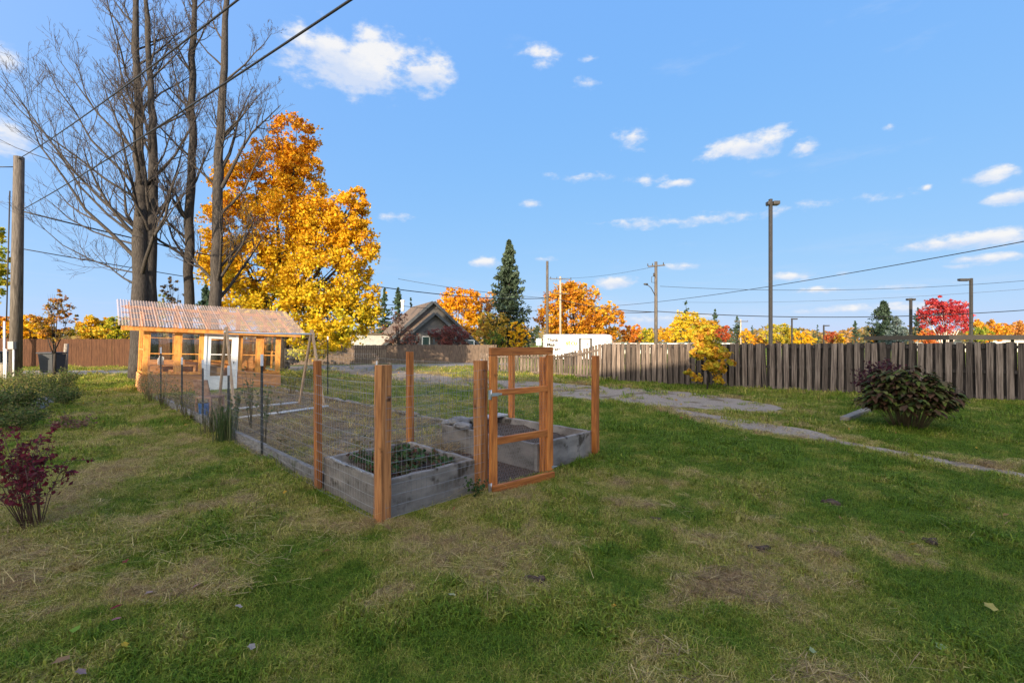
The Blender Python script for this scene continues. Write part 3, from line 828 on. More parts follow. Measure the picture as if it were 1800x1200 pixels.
wire_panel(uv(-.07, 0), uv(-.07, 1.3), 1.24, r=.0018)
wire_panel(uv(-.05, 1.3), uv(-.02, 6.7), 1.18, r=.0015)
wire_panel(uv(-.02, 6.7), uv(0, 13.2), 1.18, r=.0011, vs=.07, hs=.12)
wire_panel(uv(3.38, .0), uv(3.44, 2.55), 1.25, r=.0015) if False else None
wire_panel(uv(3.5, 1.8), uv(3.62, 6.6), 1.2, r=.0022, vs=.075)
wire_panel(uv(3.62, 6.6), uv(3.72, 9.6), 1.3, r=.0028, vs=.10, hs=.12)
wire_panel(uv(3.72, 9.6), uv(3.85, 13.4), 1.35, r=.003, vs=.12, hs=.14)
wire_panel(uv(1.17, 1.42), uv(2.1, 2.0), 1.2, r=.0018, vs=.07)

# raised beds
def board_bed(name, label, u0, u1, v0, v1, h, t=.05, hs=None):
    th = thing(name, label, 'raised bed', uv(u0, v0))
    hs = hs or (h, h, h, h)
    def brd(a, b, hh, rough=True):
        a = Vector(a); b = Vector(b); d = (b - a); L = d.length; d.normalize(); nr = Vector((-d.y, d.x, 0))
        n = 14; vs = []; fs = []
        for i in range(n + 1):
            p = a + d * (L * i / n)
            top = hh + random.gauss(0, .0025) + .003 * math.sin(i * 1.1 + L * 9)
            w = random.gauss(0, .003)
            for q, z in ((-t / 2 + w, -.06), (t / 2 + w, -.06), (t / 2 + w, top - .008), (t / 2 - .009 + w, top), (-t / 2 + .009 + w, top + random.gauss(0, .003)), (-t / 2 + w, top - .008)):
                vs.append(p + nr * q + Vector((0, 0, z)))
        for i in range(n):
            for k in range(6): fs.append((i * 6 + k, i * 6 + (k + 1) % 6, (i + 1) * 6 + (k + 1) % 6, (i + 1) * 6 + k))
        fs += [tuple(reversed(range(6))), tuple(range(n * 6, n * 6 + 6))]
        MB().add(vs, fs).build('board', GREYWOOD, th)
    e = t / 2
    brd(uv(u0, v0 + e), uv(u1, v0 + e), hs[0])
    brd(uv(u0 + e, v0 + t + .002), uv(u0 + e, v1), hs[1])
    brd(uv(u1 - e, v0 + t + .002), uv(u1 - e, v1 - t - .002), hs[2])
    brd(uv(u0 + t + .002, v1 - e), uv(u1, v1 - e), hs[3])
    # lumpy soil surface inside
    g = np.linspace(0, 1, 26); A, B = np.meshgrid(g, g)
    uu = u0 + t + A * (u1 - u0 - 2 * t); vv = v0 + t + B * (v1 - v0 - 2 * t)
    x = P0.x + U.x * uu + V.x * vv; y = P0.y + U.y * uu + V.y * vv
    z = h - .11 + .07 * (fbm(uu * 3, vv * 3, int(u0 * 10) + 4, 4) - .5) * 2
    idx = np.arange(26 * 26).reshape(26, 26)
    f = np.stack([idx[:-1, :-1], idx[:-1, 1:], idx[1:, 1:], idx[1:, :-1]], -1).reshape(-1, 4)
    me = mesh_arrays('soil', local(np.stack([x, y, z], -1).reshape(-1, 3), th), f, smooth=True)
    tag(link('soil', me, SOIL, th), kind='stuff')
    return th
bed1 = board_bed('raised_bed', 'grey board bed of strawberry plants beside the corner post', .03, 1.14, .03, 1.30, .34)
bed2 = board_bed('raised_bed', 'tall grey board bed of bare soil behind the open gate', 2.12, 3.30, .03, 1.95, .345)
# broken pale top edge on the left board of the near bed
mb = MB()
for k in range(7):
    v_ = .14 + k * .165 + random.uniform(-.03, .03)
    mb.box(uv(.05 + random.uniform(-.01, .012), v_,   .342 + random.uniform(-.003, .004)), (.056, random.uniform(.13, .21), .012), RZ, m=Matrix.Rotation(RZ, 3, 'Z') @ Matrix.Rotation(random.gauss(0, .04), 3, 'X') @ Matrix.Rotation(random.gauss(0, .06), 3, 'Z') @ Matrix.Rotation(.35, 3, 'Y'))
mb.build('splintered_edge', GREYTOP, bed1)
# flat stones on the far edge of the bed at the gate
for (u_, v_, s_) in ((2.35, 1.82, .2), (2.6, 1.75, .15), (2.16, 1.5, .16), (2.22, 1.9, .13)):
    p = uv(u_, v_, .34)
    q = RNG.normal(size=(40, 3)); q /= np.linalg.norm(q, axis=1)[:, None]
    import bmesh
    bm = bmesh.new()
    bmesh.ops.create_icosphere(bm, subdivisions=2, radius=1)
    for vert in bm.verts:
        k_ = 1 + .25 * (float(fbm(vert.co.x * 2 + u_ * 9, vert.co.y * 2 + vert.co.z, 3)) - .5) * 2
        vert.co = Vector((vert.co.x * s_ * k_, vert.co.y * s_ * .7 * k_, vert.co.z * s_ * .35 * k_))
    me = bpy.data.meshes.new('edge_stone'); bm.to_mesh(me); bm.free()
    o = link('edge_stone', me, EDGE); o.location = p + Vector((0, 0, s_ * .22)); o.rotation_euler = (0, 0, u_ * 7)
    tag(o, 'flat grey stone lying on the far edge of the bed behind the gate', 'stone', 'stones on the far edge of the gate bed')
# leaning grey board over the far corner of that bed
MB().box(uv(2.95, 1.86, .37), (.78, .22, .03), RZ).build('loose_board', GREYTOP, bed2, .004)

# plants in the beds
def leaf_plant(name, label, base, n, h, r, size, palette, cat='plant', group=None, stems=5, up=.8, stem_mat=None, flatness=1.0, twigs=True):
    t = thing(name, label, cat, base, 0, group)
    b = Vector(base)
    mb = MB(); P = []
    for i in range(stems):
        a = random.uniform(0, 2 * PI); q = r * math.sqrt(random.uniform(.05, 1))
        e = b + Vector((math.cos(a) * q, math.sin(a) * q, h * random.uniform(.6, 1.0) * (1 - .25 * (q / r) ** 2)))
        m = b.lerp(e, .5) + Vector((random.gauss(0, .06) * r, random.gauss(0, .06) * r, h * .1))
        s0 = b + Vector((math.cos(a) * q * .12, math.sin(a) * q * .12, -.02))
        w = max(.0025, h * .007)
        mb.tube([s0, m, e], [w, w * .7, w * .3], 4)
        for k in range(max(1, n // stems)):
            s = random.uniform(.3, 1.02)
            p = (s0.lerp(m, s * 2) if s < .5 else m.lerp(e, s * 2 - 1))
            P.append(p + Vector((random.gauss(0, 1), random.gauss(0, 1), random.gauss(0, .6) * flatness)) * r * .13)
    P = np.array([tuple(p) for p in P]); P[:, 2] = np.maximum(P[:, 2], b.z + .01)
    v, f, c = leaf_quads(P, size, pal(palette, len(P)), up=up)
    link('leaves', mesh_arrays('leaves', local(v, t), f, c), LEAF, t)
    mb.build('stems', stem_mat or DRYSTEM, t)
    return t
STRAW_PAL = ((.04, .11, .035), (.07, .15, .045), (.12, .10, .045), (.17, .06, .045))
for i in range(22):
    a, b = random.uniform(.16, 1.0), random.uniform(.16, 1.18)
    leaf_plant('strawberry_plant', 'low green and reddish strawberry plant in the near raised bed', uv(a, b, .22 + random.uniform(0, .03)), 70, .15, .13, .055, STRAW_PAL, 'plant', 'strawberry plants in the near raised bed', 6)

# gate
GA = uv(1.17, -.075) + Vector((.05, -.03, 0)); gdir = Vector((.785, .62, 0)).normalized()
gate = thing('garden_gate', 'open orange brown garden gate with three wire covered openings', 'gate', GA)
grz = math.atan2(gdir.y, gdir.x); gn = Vector((-gdir.y, gdir.x, 0))
GW, GT, GB = .90, 1.535, .035
def gb(name, s0, s1, z0, z1, t=.04, off_=0.0, mat=CEDAR):
    return part_box(name, GA + gdir * ((s0 + s1) / 2) + gn * off_ + Vector((0, 0, (z0 + z1) / 2)), (s1 - s0, t, z1 - z0), grz, mat, gate, .004)
gb('stile', .0, .088, GB + .005, GT - .09); gb('stile', GW - .088, GW, GB + .06, GT - .09)
gb('rail', 0, GW, GT - .088, GT, mat=CEDAR_X); gb('rail', .09, GW - .09, 1.02, 1.085, mat=CEDAR_X); gb('rail', .09, GW - .09, .50, .575, mat=CEDAR_X); gb('rail', .0, GW - .02, GB - .03, GB + .052, .045, -.046, mat=CEDAR_X)
HING = plain('zinc_hinge', (.55, .55, .56), .4, .8)
for z in (1.04, .06):
    mb = MB(); c = GA + gn * -.026 + Vector((0, 0, z))
    mb.box(c + gdir * -.02, (.028, .006, .10), grz)
    mb.box(c + gdir * .045, (.10, .006, .034), grz).box(c + gdir * .115, (.05, .006, .02), grz)
    mb.tube([c + Vector((0, 0, -.052)), c + Vector((0, 0, .052))], .008, 8)
    mb.build('hinge', HING, gate)
mb = MB(); c = GA + gdir * (GW - .01) + Vector((0, 0, .13)) - gn * .02
mb.tube([c, c + gdir * .07], .006, 6).box(c, (.03, .01, .03), grz); mb.build('latch', HING, gate)
# chicken wire: zigzag hexagon wires
def hexwire(s0, s1, z0, z1, cell=.036, r=.0007):
    vs = []; fs = []
    cols = int((s1 - s0) / cell); rows = int((z1 - z0) / cell)
    def P(s, z): return GA + gdir * s + gn * .024 + Vector((0, 0, z))
    def seg(a, b):
        k = len(vs); d = (b - a).normalized(); w = d.cross(gn).normalized() * r; q = gn * r
        for p in (a, b): vs.extend([p + w, p - w * .5 + q, p - w * .5 - q])
        for i in range(3): fs.append((k + i, k + (i + 1) % 3, k + 3 + (i + 1) % 3, k + 3 + i))
    for i in range(cols + 1):
        for j in range(rows):
            z = z0 + j * cell
            o = cell / 2 if j % 2 else 0
            a = P(min(s1, s0 + i * cell + o), z); 
            seg(a, P(min(s1, s0 + i * cell + o), z + cell * .5))
            seg(P(min(s1, s0 + i * cell + o), z + cell * .5), P(min(s1, s0 + i * cell + cell / 2 + o), z + cell))
            seg(P(min(s1, s0 + i * cell + o), z + cell * .5), P(max(s0, s0 + i * cell - cell / 2 + o), z + cell))
    MB().add(vs, fs).build('chicken_wire', WIRE, gate)
hexwire(.05, GW - .05, .04, GT - .05)

# long edging boards of the plot
v_ = 1.36
for i in range(6):
    L = random.uniform(1.7, 2.0)
    o = MB().beam(uv(.06 + random.uniform(-.02, .02), v_, .07), uv(.06 + random.uniform(-.02, .02), v_ + L - .04, .06), .06, .17).build('edging_board', EDGE, None, .006)
    tag(o, 'weathered grey edging board along the left side of the fenced plot', 'edging board', 'edging boards at the left side of the plot'); v_ += L
v_ = 2.0
for i in range(16):
    L = random.uniform(.5, 1.0)
    h_ = random.uniform(.06, .10)
    a, b = uv(3.42 + random.uniform(-.04, .04), v_, h_ * .4), uv(3.44 + random.uniform(-.04, .04), v_ + L, h_ * .4)
    mb = MB(); pts = [a.lerp(b, t) + Vector((random.gauss(0, .012), random.gauss(0, .012), random.gauss(0, .01))) for t in (0, .25, .5, .75, 1)]
    mb.tube(pts, [h_ * .35, h_ * .6, h_ * .62, h_ * .55, h_ * .3], 7)
    o = mb.build('edging_stone', EDGE)
    tag(o, 'long pale edging stone along the far side of the fenced plot', 'edging stone', 'edging stones at the far side of the plot'); v_ += L + .02

# ------------------------------------------------------------------ A frame trellis with white pipes
tr = thing('garden_trellis', 'wooden A frame trellis with white pipes across its top and feet', 'trellis', uv(1.5, 7.6))
LEGW = material('bare_timber', (.30, .19, .11), (.56, .40, .26), (6, 6, .8), 4, .8, .3, c3=(.45, .3, .18))
apL, apR = uv(.60, 7.45, 1.86), uv(2.5, 7.7, 1.84)
LF, LBk, RF, RBk = uv(.60, 6.80, .0), uv(.62, 8.2, 0), uv(2.58, 7.2, 0), uv(2.45, 8.4, 0)
for ap, ft in ((apL, LF), (apL + V * .05, LBk), (apR, RF), (apR + V * .05, RBk)):
    MB().beam(ft + Vector((0, 0, -.03)), ap + (ap - ft) * .02, .085, .04, up=tuple(U)).build('leg', LEGW, tr, .004)
MB().tube([apL + Vector((0, 0, -.06)) - U * .05, apL.lerp(apR, .5) + Vector((0, 0, -.075)), apR + Vector((0, 0, -.06)) + U * .05], .022, 8).build('top_pipe', PVC, tr)
MB().tube([LF + Vector((0, 0, .05)), LF.lerp(RF, .5) + Vector((0, 0, .04)), RF + Vector((0, 0, .05)) + U * .1], .026, 8).build('foot_pipe', PVC, tr)
MB().tube([LBk + Vector((0, 0, .05)), RBk + Vector((0, 0, .05))], .026, 8).build('foot_pipe', PVC, tr)

# ------------------------------------------------------------------ greenhouse
GE = Vector((.74, .672, 0)).normalized(); GN = Vector((-GE.y, GE.x, 0))
A0 = gnd(248, 692)
gh = thing('greenhouse', 'orange timber greenhouse with corrugated clear roof and white door', 'greenhouse', A0)
tilt = Matrix.Rotation(math.radians(2.1), 3, Vector(GN))
def gp(s, d, z): return A0 + tilt @ (GE * s + GN * d + Vector((0, 0, z)))
GR = tilt @ Matrix((GE, GN, Vector((0, 0, 1)))).transposed()
def gs(px):
    k = (px - CX) / F
    return (k * A0.y - A0.x) / (GE.x - k * GE.y)
def gbox(name, s0, s1, d0, d1, z0, z1, mat, parent=None, bevel=.004):
    return MB().box(gp((s0 + s1) / 2, (d0 + d1) / 2, (z0 + z1) / 2), (s1 - s0, d1 - d0, z1 - z0), m=GR).build(name, mat, parent or gh, bevel)
W = gs(491); DEP = 2.0; HF = 2.06; HB = 2.80; SILL = .60
def rz_(d): return HF + (HB - HF) * d / DEP
posts = [(0, gs(258)), (gs(305), gs(314)), (gs(349), gs(355)), (gs(416), gs(421.5)), (gs(449), gs(459)), (gs(484), W)]
for i, (a, b) in enumerate(posts):
    gbox('post', a, b, 0, .09, 0.02, HF - .12, GREEN_WOOD)
for s_ in np.linspace(0, W - .09, 5): gbox('back_post', s_, s_ + .09, DEP - .09, DEP, 0.02, HB - .12, GREEN_WOOD)
gbox('header_beam', -.5, W + .55, -.02, .10, HF - .12, HF, GREEN_WOOD)
gbox('fascia', -.55, W + .6, -.27, -.235, HF - .14, HF - .02, GREEN_WOOD)
gbox('back_beam', -.4, W + .5, DEP - .10, DEP, HB - .12, HB, GREEN_WOOD)
for s_ in np.linspace(-.3, W + .3, 8):
    MB().beam(gp(s_, -.232, rz_(-.232) - .02 + .045), gp(s_, DEP + .15, rz_(DEP + .15) - .02 + .045), .04, .09).build('rafter', GREEN_WOOD, gh)
for d_ in (.35, .95, 1.55):
    MB().beam(gp(-.52, d_, rz_(d_) + .09), gp(W + .57, d_, rz_(d_) + .09), .09, .03).build('purlin', GREEN_WOOD, gh)
# corrugated roof sheets
def roof_sheet(s0, s1, lift):
    n = int((s1 - s0) / .0125); vs = []; fs = []
    for i in range(n + 1):
        s = s0 + (s1 - s0) * i / n
        z = .014 * math.sin(2 * PI * s / .075)
        for d in (-.34, .4, 1.2, DEP + .2): vs.append(gp(s, d, rz_(d) + .122 + lift + z))
    for i in range(n):
        for k in range(3): fs.append((i * 4 + k, i * 4 + 4 + k, i * 4 + 5 + k, i * 4 + 1 + k))
    MB().add(vs, fs, True).build('roof_sheet', POLY, gh)
edges = np.linspace(-.62, W + .68, 7)
for i in range(6): roof_sheet(edges[i], edges[i + 1] + .06, .004 * (i % 2))
# walls: lap siding under the windows on the front, the left side and the right side, full siding pieces at the back
def lap(s0, s1, side):
    k = 0; z = .0
    while z < SILL - .05:
        h = min(.105, SILL - .02 - z)
        if side == 'front':
            m = MB().box(gp((s0 + s1) / 2, -.018, z + h / 2), (s1 - s0, .022, h), m=GR @ Matrix.Rotation(-.12, 3, 'X'))
        elif side == 'left':
            m = MB().box(gp(-.018, (s0 + s1) / 2, z + h / 2), (.022, s1 - s0, h), m=GR @ Matrix.Rotation(.12, 3, 'Y'))
        elif side == 'right':
            m = MB().box(gp(W + .018, (s0 + s1) / 2, z + h / 2), (.022, s1 - s0, h), m=GR @ Matrix.Rotation(-.12, 3, 'Y'))
        else:
            m = MB().box(gp((s0 + s1) / 2, DEP + .018, z + h / 2), (s1 - s0, .022, h), m=GR @ Matrix.Rotation(.12, 3, 'X'))
        m.build('siding_board', SIDING, gh); z += .1
lap(-.03, gs(354), 'front'); lap(gs(417), W + .03, 'front'); lap(-.0, DEP, 'left'); lap(0, DEP, 'right'); lap(0, W, 'back')
gbox('sill', .01, gs(355), -.05, .1, SILL - .02, SILL + .025, GREEN_WOOD); gbox('sill', gs(416), W, -.05, .1, SILL - .02, SILL + .025, GREEN_WOOD)
# framed windows
def win(s0, s1, z0, z1, d, mid=True, mat=None):
    mat = mat or GREEN_WOOD
    w = MB().box(gp((s0 + s1) / 2, d + .02, (z0 + z1) / 2), (s1 - s0, .006, z1 - z0), m=GR).build('window', GLASS, gh)
    fr = MB()
    for a, b, c_, e in ((s0, s1, z0, z0 + .035), (s0, s1, z1 - .035, z1), (s0, s0 + .03, z0 + .035, z1 - .035), (s1 - .03, s1, z0 + .035, z1 - .035)):
        fr.box(gp((a + b) / 2, d + .02, (c_ + e) / 2), (b - a, .04, e - c_), m=GR)
    if mid: fr.box(gp((s0 + s1) / 2, d + .02, z0 + (z1 - z0) * .47), (s1 - s0 - .06, .03, .03), m=GR)
    fr.build('frame', mat, w)
for a, b in ((posts[0][1], posts[1][0]), (posts[1][1], posts[2][0]), (posts[3][1], posts[4][0]), (posts[4][1], posts[5][0])): win(a + .004, b - .004, SILL + .03, HF - .14, .0)
for i in range(4):
    s_ = np.linspace(0, W - .09, 5); win(s_[i] + .094, s_[i + 1] - .004, .95, HB - .16, DEP - .08, True)
gbox('back_panel', .1, W - .1, DEP - .04, DEP - .015, .55, .94, SIDING)
def sidewin(s, d0, d1):
    w = MB().box(gp(s, (d0 + d1) / 2, (SILL + HF) / 2 + .05), (.006, d1 - d0, HF - SILL - .1), m=GR).build('window', GLASS, gh)
    fr = MB()
    for z in (SILL + .03, SILL + .75, HF - .02): fr.box(gp(s, (d0 + d1) / 2, z), (.04, d1 - d0, .05), m=GR)
    for d in (d0 + .03, d1 - .03): fr.box(gp(s, d, (SILL + HF) / 2 + .05), (.04, .05, HF - SILL - .15), m=GR)
    fr.build('frame', GREEN_WOOD, w)
for s_ in (.03, W - .03): sidewin(s_, .1, .98); sidewin(s_, 1.02, DEP - .1)
# white door standing in its frame
dr0, dr1 = gs(355.5), gs(415.5)
dfr = MB()
for a, b, z0, z1 in ((dr0, dr0 + .07, 0.0, 1.98), (dr1 - .07, dr1, 0.0, 1.98), (dr0 + .07, dr1 - .07, 1.88, 1.98)): dfr.box(gp((a + b) / 2, .01, (z0 + z1) / 2), (b - a, .11, z1 - z0), m=GR)
dfr.build('door_frame', TWHITE, gh, .004)
door = MB()
for a, b, z0, z1 in ((dr0 + .075, dr0 + .19, .04, 1.87), (dr1 - .19, dr1 - .075, .04, 1.87), (dr0 + .19, dr1 - .19, 1.76, 1.87), (dr0 + .19, dr1 - .19, .04, .52), (dr0 + .19, dr1 - .19, 1.22, 1.25)):
    door.box(gp((a + b) / 2, .0, (z0 + z1) / 2), (b - a, .045, z1 - z0), m=GR)
door = door.build('door', TWHITE, gh, .004)
MB().box(gp((dr0 + dr1) / 2, .01, 1.1), (dr1 - dr0 - .38, .006, 1.16), m=GR).build('pane', GLASS, door)
MB().tube([gp(dr1 - .13, -.03, 1.0), gp(dr1 - .13, -.07, 1.0), gp(dr1 - .13, -.07, .93)], .012, 6).build('handle', DARKMETAL, door)
# things standing inside
o = gbox('potting_bench', .15, dr0 - .15, .35, .95, .70, .74, SIDING, gh)
bench = thing('potting_bench', 'pale wood potting bench inside the greenhouse behind the left windows', 'bench', gp(.9, 1.3, 0))
bpy.data.objects.remove(o)
gbox('top', .15, dr0 - .05, 1.0, 1.75, .80, .84, SIDING, bench); gbox('back_board', .15, dr0 - .05, 1.72, 1.75, .84, 1.0, SIDING, bench)
for s_, d_ in ((.2, 1.05), (.2, 1.66), (dr0 - .12, 1.05), (dr0 - .12, 1.66)): gbox('leg', s_, s_ + .06, d_, d_ + .06, 0, .798, SIDING, bench)
CARD = plain('cardboard', (.42, .24, .11), .9)
cb = thing('cardboard_box', 'brown cardboard box standing inside the greenhouse behind the door', 'box', gp(gs(388), 1.2, 0))
gbox('carton', gs(372), gs(402), 1.0, 1.6, .42, .86, CARD, cb); gbox('flap', gs(372), gs(402), .82, .998, .83, .845, CARD, cb); gbox('crate_base', gs(371), gs(403), 1.0, 1.62, .0, .418, DARKMETAL, cb)
jg = thing('white_jug', 'white plastic jug on the bench behind the first greenhouse window', 'jug', gp(gs(288), 1.25, .842))
mb = MB(); c = gp(gs(288), 1.25, .842); mb.tube([c, c + Vector((0, 0, .2)), c + Vector((0, 0, .26)), c + Vector((0, 0, .31))], [.085, .085, .04, .03], 10); mb.build('body', PVC, jg)
MB().tube([c + Vector((.05, 0, .27)), c + Vector((.10, 0, .24)), c + Vector((.09, 0, .15))], .012, 5).build('handle', PVC, jg)
tb = thing('plank_stack', 'planks leaning inside the greenhouse behind the right windows', 'planks', gp(gs(450), 1.3, 0))
for k in range(4):
    s_ = gs(425) + k * .26
    MB().beam(gp(s_, 1.0 + .1 * k, 0), gp(s_ + .08, 1.7, 1.35 + .1 * (k % 2)), .2, .025, up=tuple(GN)).build('plank', SIDING, tb)

# chair with a blue bucket under it
ch = thing('garden_chair', 'worn brown wooden chair in front of the white greenhouse door', 'chair', uv(.35, 7.9))
cz = RZ + 2.2; cR = Matrix.Rotation(cz, 3, 'Z'); cc = uv(.42, 8.0)
def cbx(n, p, s, rx=0.0): MB().box(cc + cR @ Vector(p), s, m=cR @ Matrix.Rotation(rx, 3, 'X')).build(n, CHW, ch, .004)
CHW = material('worn_chair_wood', (.22, .1, .06), (.5, .3, .2), (2, 8, 2), 4, .8, .3)
cbx('seat', (0, 0, .40), (.40, .40, .035)); cbx('backrest', (0, .22, .62), (.34, .028, .34), -.25)
for x in (-.17, .17):
    for y in (-.17, .17): cbx('leg', (x, y, .19), (.04, .04, .38))
BLUE = plain('blue_plastic', (.03, .13, .38), .45)
bk = thing('blue_bucket', 'blue plastic bucket on the ground beside the wooden chair', 'bucket', uv(.12, 7.2))
c = uv(.14, 7.2)
MB().tube([c, c + Vector((0, 0, .34)), c + Vector((0, 0, .36)), c + Vector((0, 0, .36)), c + Vector((0, 0, .05))], [.075, .095, .10, .088, .07], 16, cap=False).tube([c + Vector((0, 0, .01)), c + Vector((0, 0, .02))], [.075, .075], 16).build('shell', BLUE, bk)
MB().tube([c + Vector((math.cos(a) * .10, 0, .34 + math.sin(a) * .08)) for a in np.linspace(0, PI, 9)], .005, 5).build('handle', WIRE, bk)

# weeds along the fence and in the plot
WEED = ((.10, .13, .035), (.19, .19, .06), (.30, .22, .10)); ROSE = ((.05, .10, .03), (.11, .15, .04), (.22, .17, .05))
def blades(name, label, base, n, h, spread, palette, cat='plant', group=None, w=.012):
    t = thing(name, label, cat, base, 0, group); b = Vector(base); vs = []; fs = []; col = []
    cs = pal(palette, n)
    for i in range(n):
        a = random.uniform(0, 2 * PI); L = h * random.uniform(.5, 1.1); ln = random.uniform(.1, .8) * spread
        d = Vector((math.cos(a), math.sin(a), 0)); s = Vector((-d.y, d.x, 0)) * w * random.uniform(.5, 1.2) / 2
        o = b + Vector((random.gauss(0, .25), random.gauss(0, .25), 0)) * spread
        q = [o, o + d * ln * .25 + Vector((0, 0, L * .55)), o + d * ln * .65 + Vector((0, 0, L * .9)), o + d * ln + Vector((0, 0, L * .82))]
        k = len(vs)
        for j, p in enumerate(q): ww = (1, .9, .6, .1)[j]; vs += [p - s * ww, p + s * ww]
        for j in range(3): fs.append((k + 2 * j, k + 2 * j + 1, k + 2 * j + 3, k + 2 * j + 2)); col.append(cs[i])
    me = mesh_arrays('blades', local([tuple(v) for v in vs], t), fs, np.array(col))
    link('blades', me, LEAF, t)
    return t
blades('iris_clump', 'clump of long pale green blades at the foot of the steel stakes', uv(-.08, 4.7), 150, .62, .30, ((.06, .11, .035), (.14, .18, .06), (.22, .2, .09)), w=.014)
blades('iris_clump', 'short dry grass clump at the fence below the trellis foot', uv(-.1, 5.5), 90, .5, .3, ((.10, .11, .045), (.25, .2, .1)), w=.01)
for i, (v_, h_, r_, n_) in enumerate(((13.6, .8, .35, 240), (12.4, 1.0, .4, 300), (11.6, .75, .35, 200), (10.6, 1.0, .35, 260), (9.7, .8, .4, 240), (9.0, .7, .35, 180), (8.2, 1.0, .3, 200), (7.4, .75, .35, 200))):
    leaf_plant('fence_weed', ('weed at the foot of the greenhouse corner post', 'tall weed before the first greenhouse window', 'weed at the stake nearest the greenhouse', 'tall weed before the second greenhouse window', 'weed between the greenhouse window and its door', 'low weed just left of the garden chair', 'tall weed behind the stake by the chair', 'weed beside the blue bucket')[i], uv(random.uniform(-.15, .05), v_), int(n_ * .8), h_, r_, .032, WEED, 'weed', 'weeds along the left garden fence', 12)
for i, (u_, v_, h_, n_) in enumerate(((.55, 5.6, 1.25, 90), (.9, 5.9, .8, 80), (.25, 3.9, 1.25, 70), (.15, 5.15, 1.1, 160))):
    leaf_plant('rose_bush', ('thin rose bush with sparse leaves inside the fence before the door', 'small rose bush with sparse leaves beside the taller one', 'climbing rose wound around the white tipped stake', 'leafy climber on the stake nearest the trellis foot')[i], uv(u_, v_), n_, h_, .24 if i < 2 else .12, .055, ROSE, 'plant', None, 6)
for i in range(7):
    leaf_plant('plot_weed', 'low dry weed standing in the fenced plot', uv(random.uniform(.4, 3.2), random.uniform(2.0, 9)), 60, random.uniform(.18, .4), .2, .04, ((.14, .13, .04), (.3, .2, .09), (.08, .1, .03)), 'weed', 'low weeds in the fenced plot', 6)
leaf_plant('flowering_weed', 'yellow green leafy plant behind the trellis by the far fence', uv(3.2, 11.0), 420, 1.0, .5, .06, ((.16, .2, .03), (.35, .33, .05), (.5, .4, .06)), 'plant', None, 12)
leaf_plant('flowering_weed', 'green weedy clump right of the greenhouse corner', uv(4.2, 12.2), 420, .85, .55, .06, ((.08, .12, .03), (.2, .2, .05)), 'plant', None, 12)
leaf_plant('bed_weed', 'green weed tuft at the foot of the near bed by the gate post', uv(.95, -.16), 90, .24, .15, .04, ((.03, .08, .02), (.07, .12, .03)), 'weed', None, 8)

# ------------------------------------------------------------------ right fence of upright boards, each board a part
def polyline(pts, step):
    """points every step along a polyline with the direction there"""
    pts = [Vector((p[0], p[1], 0)) for p in pts]; res = []; carry = 0.0
    for a, b in zip(pts[:-1], pts[1:]):
        d = b - a; L = d.length; d.normalize(); s = carry
        while s < L:
            res.append((a + d * s, d)); s += step
        carry = s - L
    return res
def slat_mesh(seed, w, h, t):
    r = random.Random(seed); vs = []; fs = []; n = 5
    bow = r.uniform(-.008, .008); tw = r.uniform(-.012, .012)
    for i in range(n + 1):
        z = h * i / n; o = bow * math.sin(PI * i / n); q = tw * (i / n - .5)
        for x, y in ((-w / 2, -t / 2), (w / 2, -t / 2), (w / 2, t / 2), (-w / 2, t / 2)): vs.append((x + o + r.gauss(0, .0012), y + q * (1 if x > 0 else -1), z))
    vs[-1] = (vs[-1][0], vs[-1][1], h - r.uniform(0, .015)); vs[-4] = (vs[-4][0], vs[-4][1], h - r.uniform(0, .015))
    for i in range(n):
        for k in range(4): fs.append((i * 4 + k, i * 4 + (k + 1) % 4, i * 4 + 4 + (k + 1) % 4, i * 4 + 4 + k))
    fs += [(3, 2, 1, 0), tuple(range(n * 4, n * 4 + 4))]
    me = bpy.data.meshes.new('slat'); me.from_pydata(vs, [], fs); me.update(); return me
def board_fence(name, label, pts, hfun, spacing, w, mat, matb=None, rails=(.25, .85, 1.4), post_every=11, side=-1):
    t = thing(name, label, 'fence', (pts[0][0], pts[0][1], 0)); org = Vector(t.location)
    meshes = {}
    for m_ in (mat, matb):
        if m_:
            meshes[m_] = [slat_mesh(k, w * (.94 + .03 * (k % 4)), 1.0, .018) for k in range(6)]
            for me in meshes[m_]: me.materials.append(m_)
    L = polyline(pts, spacing)
    for i, (p, d) in enumerate(L):
        rz = math.atan2(d.y, d.x); nr = Vector((d.y, -d.x, 0))
        h = hfun(p, i)
        for back in (0, 1):
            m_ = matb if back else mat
            if not m_: continue
            o = bpy.data.objects.new('slat', random.choice(meshes[m_])); COL.objects.link(o); o.parent = t
            q = p + d * (spacing * .5 * back) + nr * (.03 if not back else -.05) * -side
            o.location = q - org + Vector((0, 0, .01 + random.uniform(0, .02)))
            o.rotation_euler = (random.gauss(0, .009), random.gauss(0, .013), rz)
            o.scale = (1, 1, h * random.uniform(.982, 1.010) - (0.02 if back else 0))
        if i % post_every == 0:
            MB().box(p + Vector((0, 0, h / 2 - .01)), (.036, .036, h - .03), rz).build('post', POLEWOOD, t)
    for zf in rails:
        for j in range(0, len(L) - 1, post_every):
            k = min(j + post_every, len(L) - 1)
            a, b = L[j][0], L[k][0]; ha, hb = hfun(a, j), hfun(b, k)
            dd = (b - a).normalized()
            MB().beam(a + dd * .02 + Vector((0, 0, zf * ha)), b - dd * .02 + Vector((0, 0, zf * hb)), .036, .08).build('rail', mat if matb is None else matb, t)
    return t
RP = [gnd(1055, 669), gnd(1150, 674.5), gnd(1280, 681.5), gnd(1400, 687.5), gnd(1550, 695), gnd(1700, 702), gnd(1800, 706.5)]
RP = [(p.x, p.y) for p in RP]; RP.append((RP[-1][0] + 4.4, RP[-1][1] - 2.75))
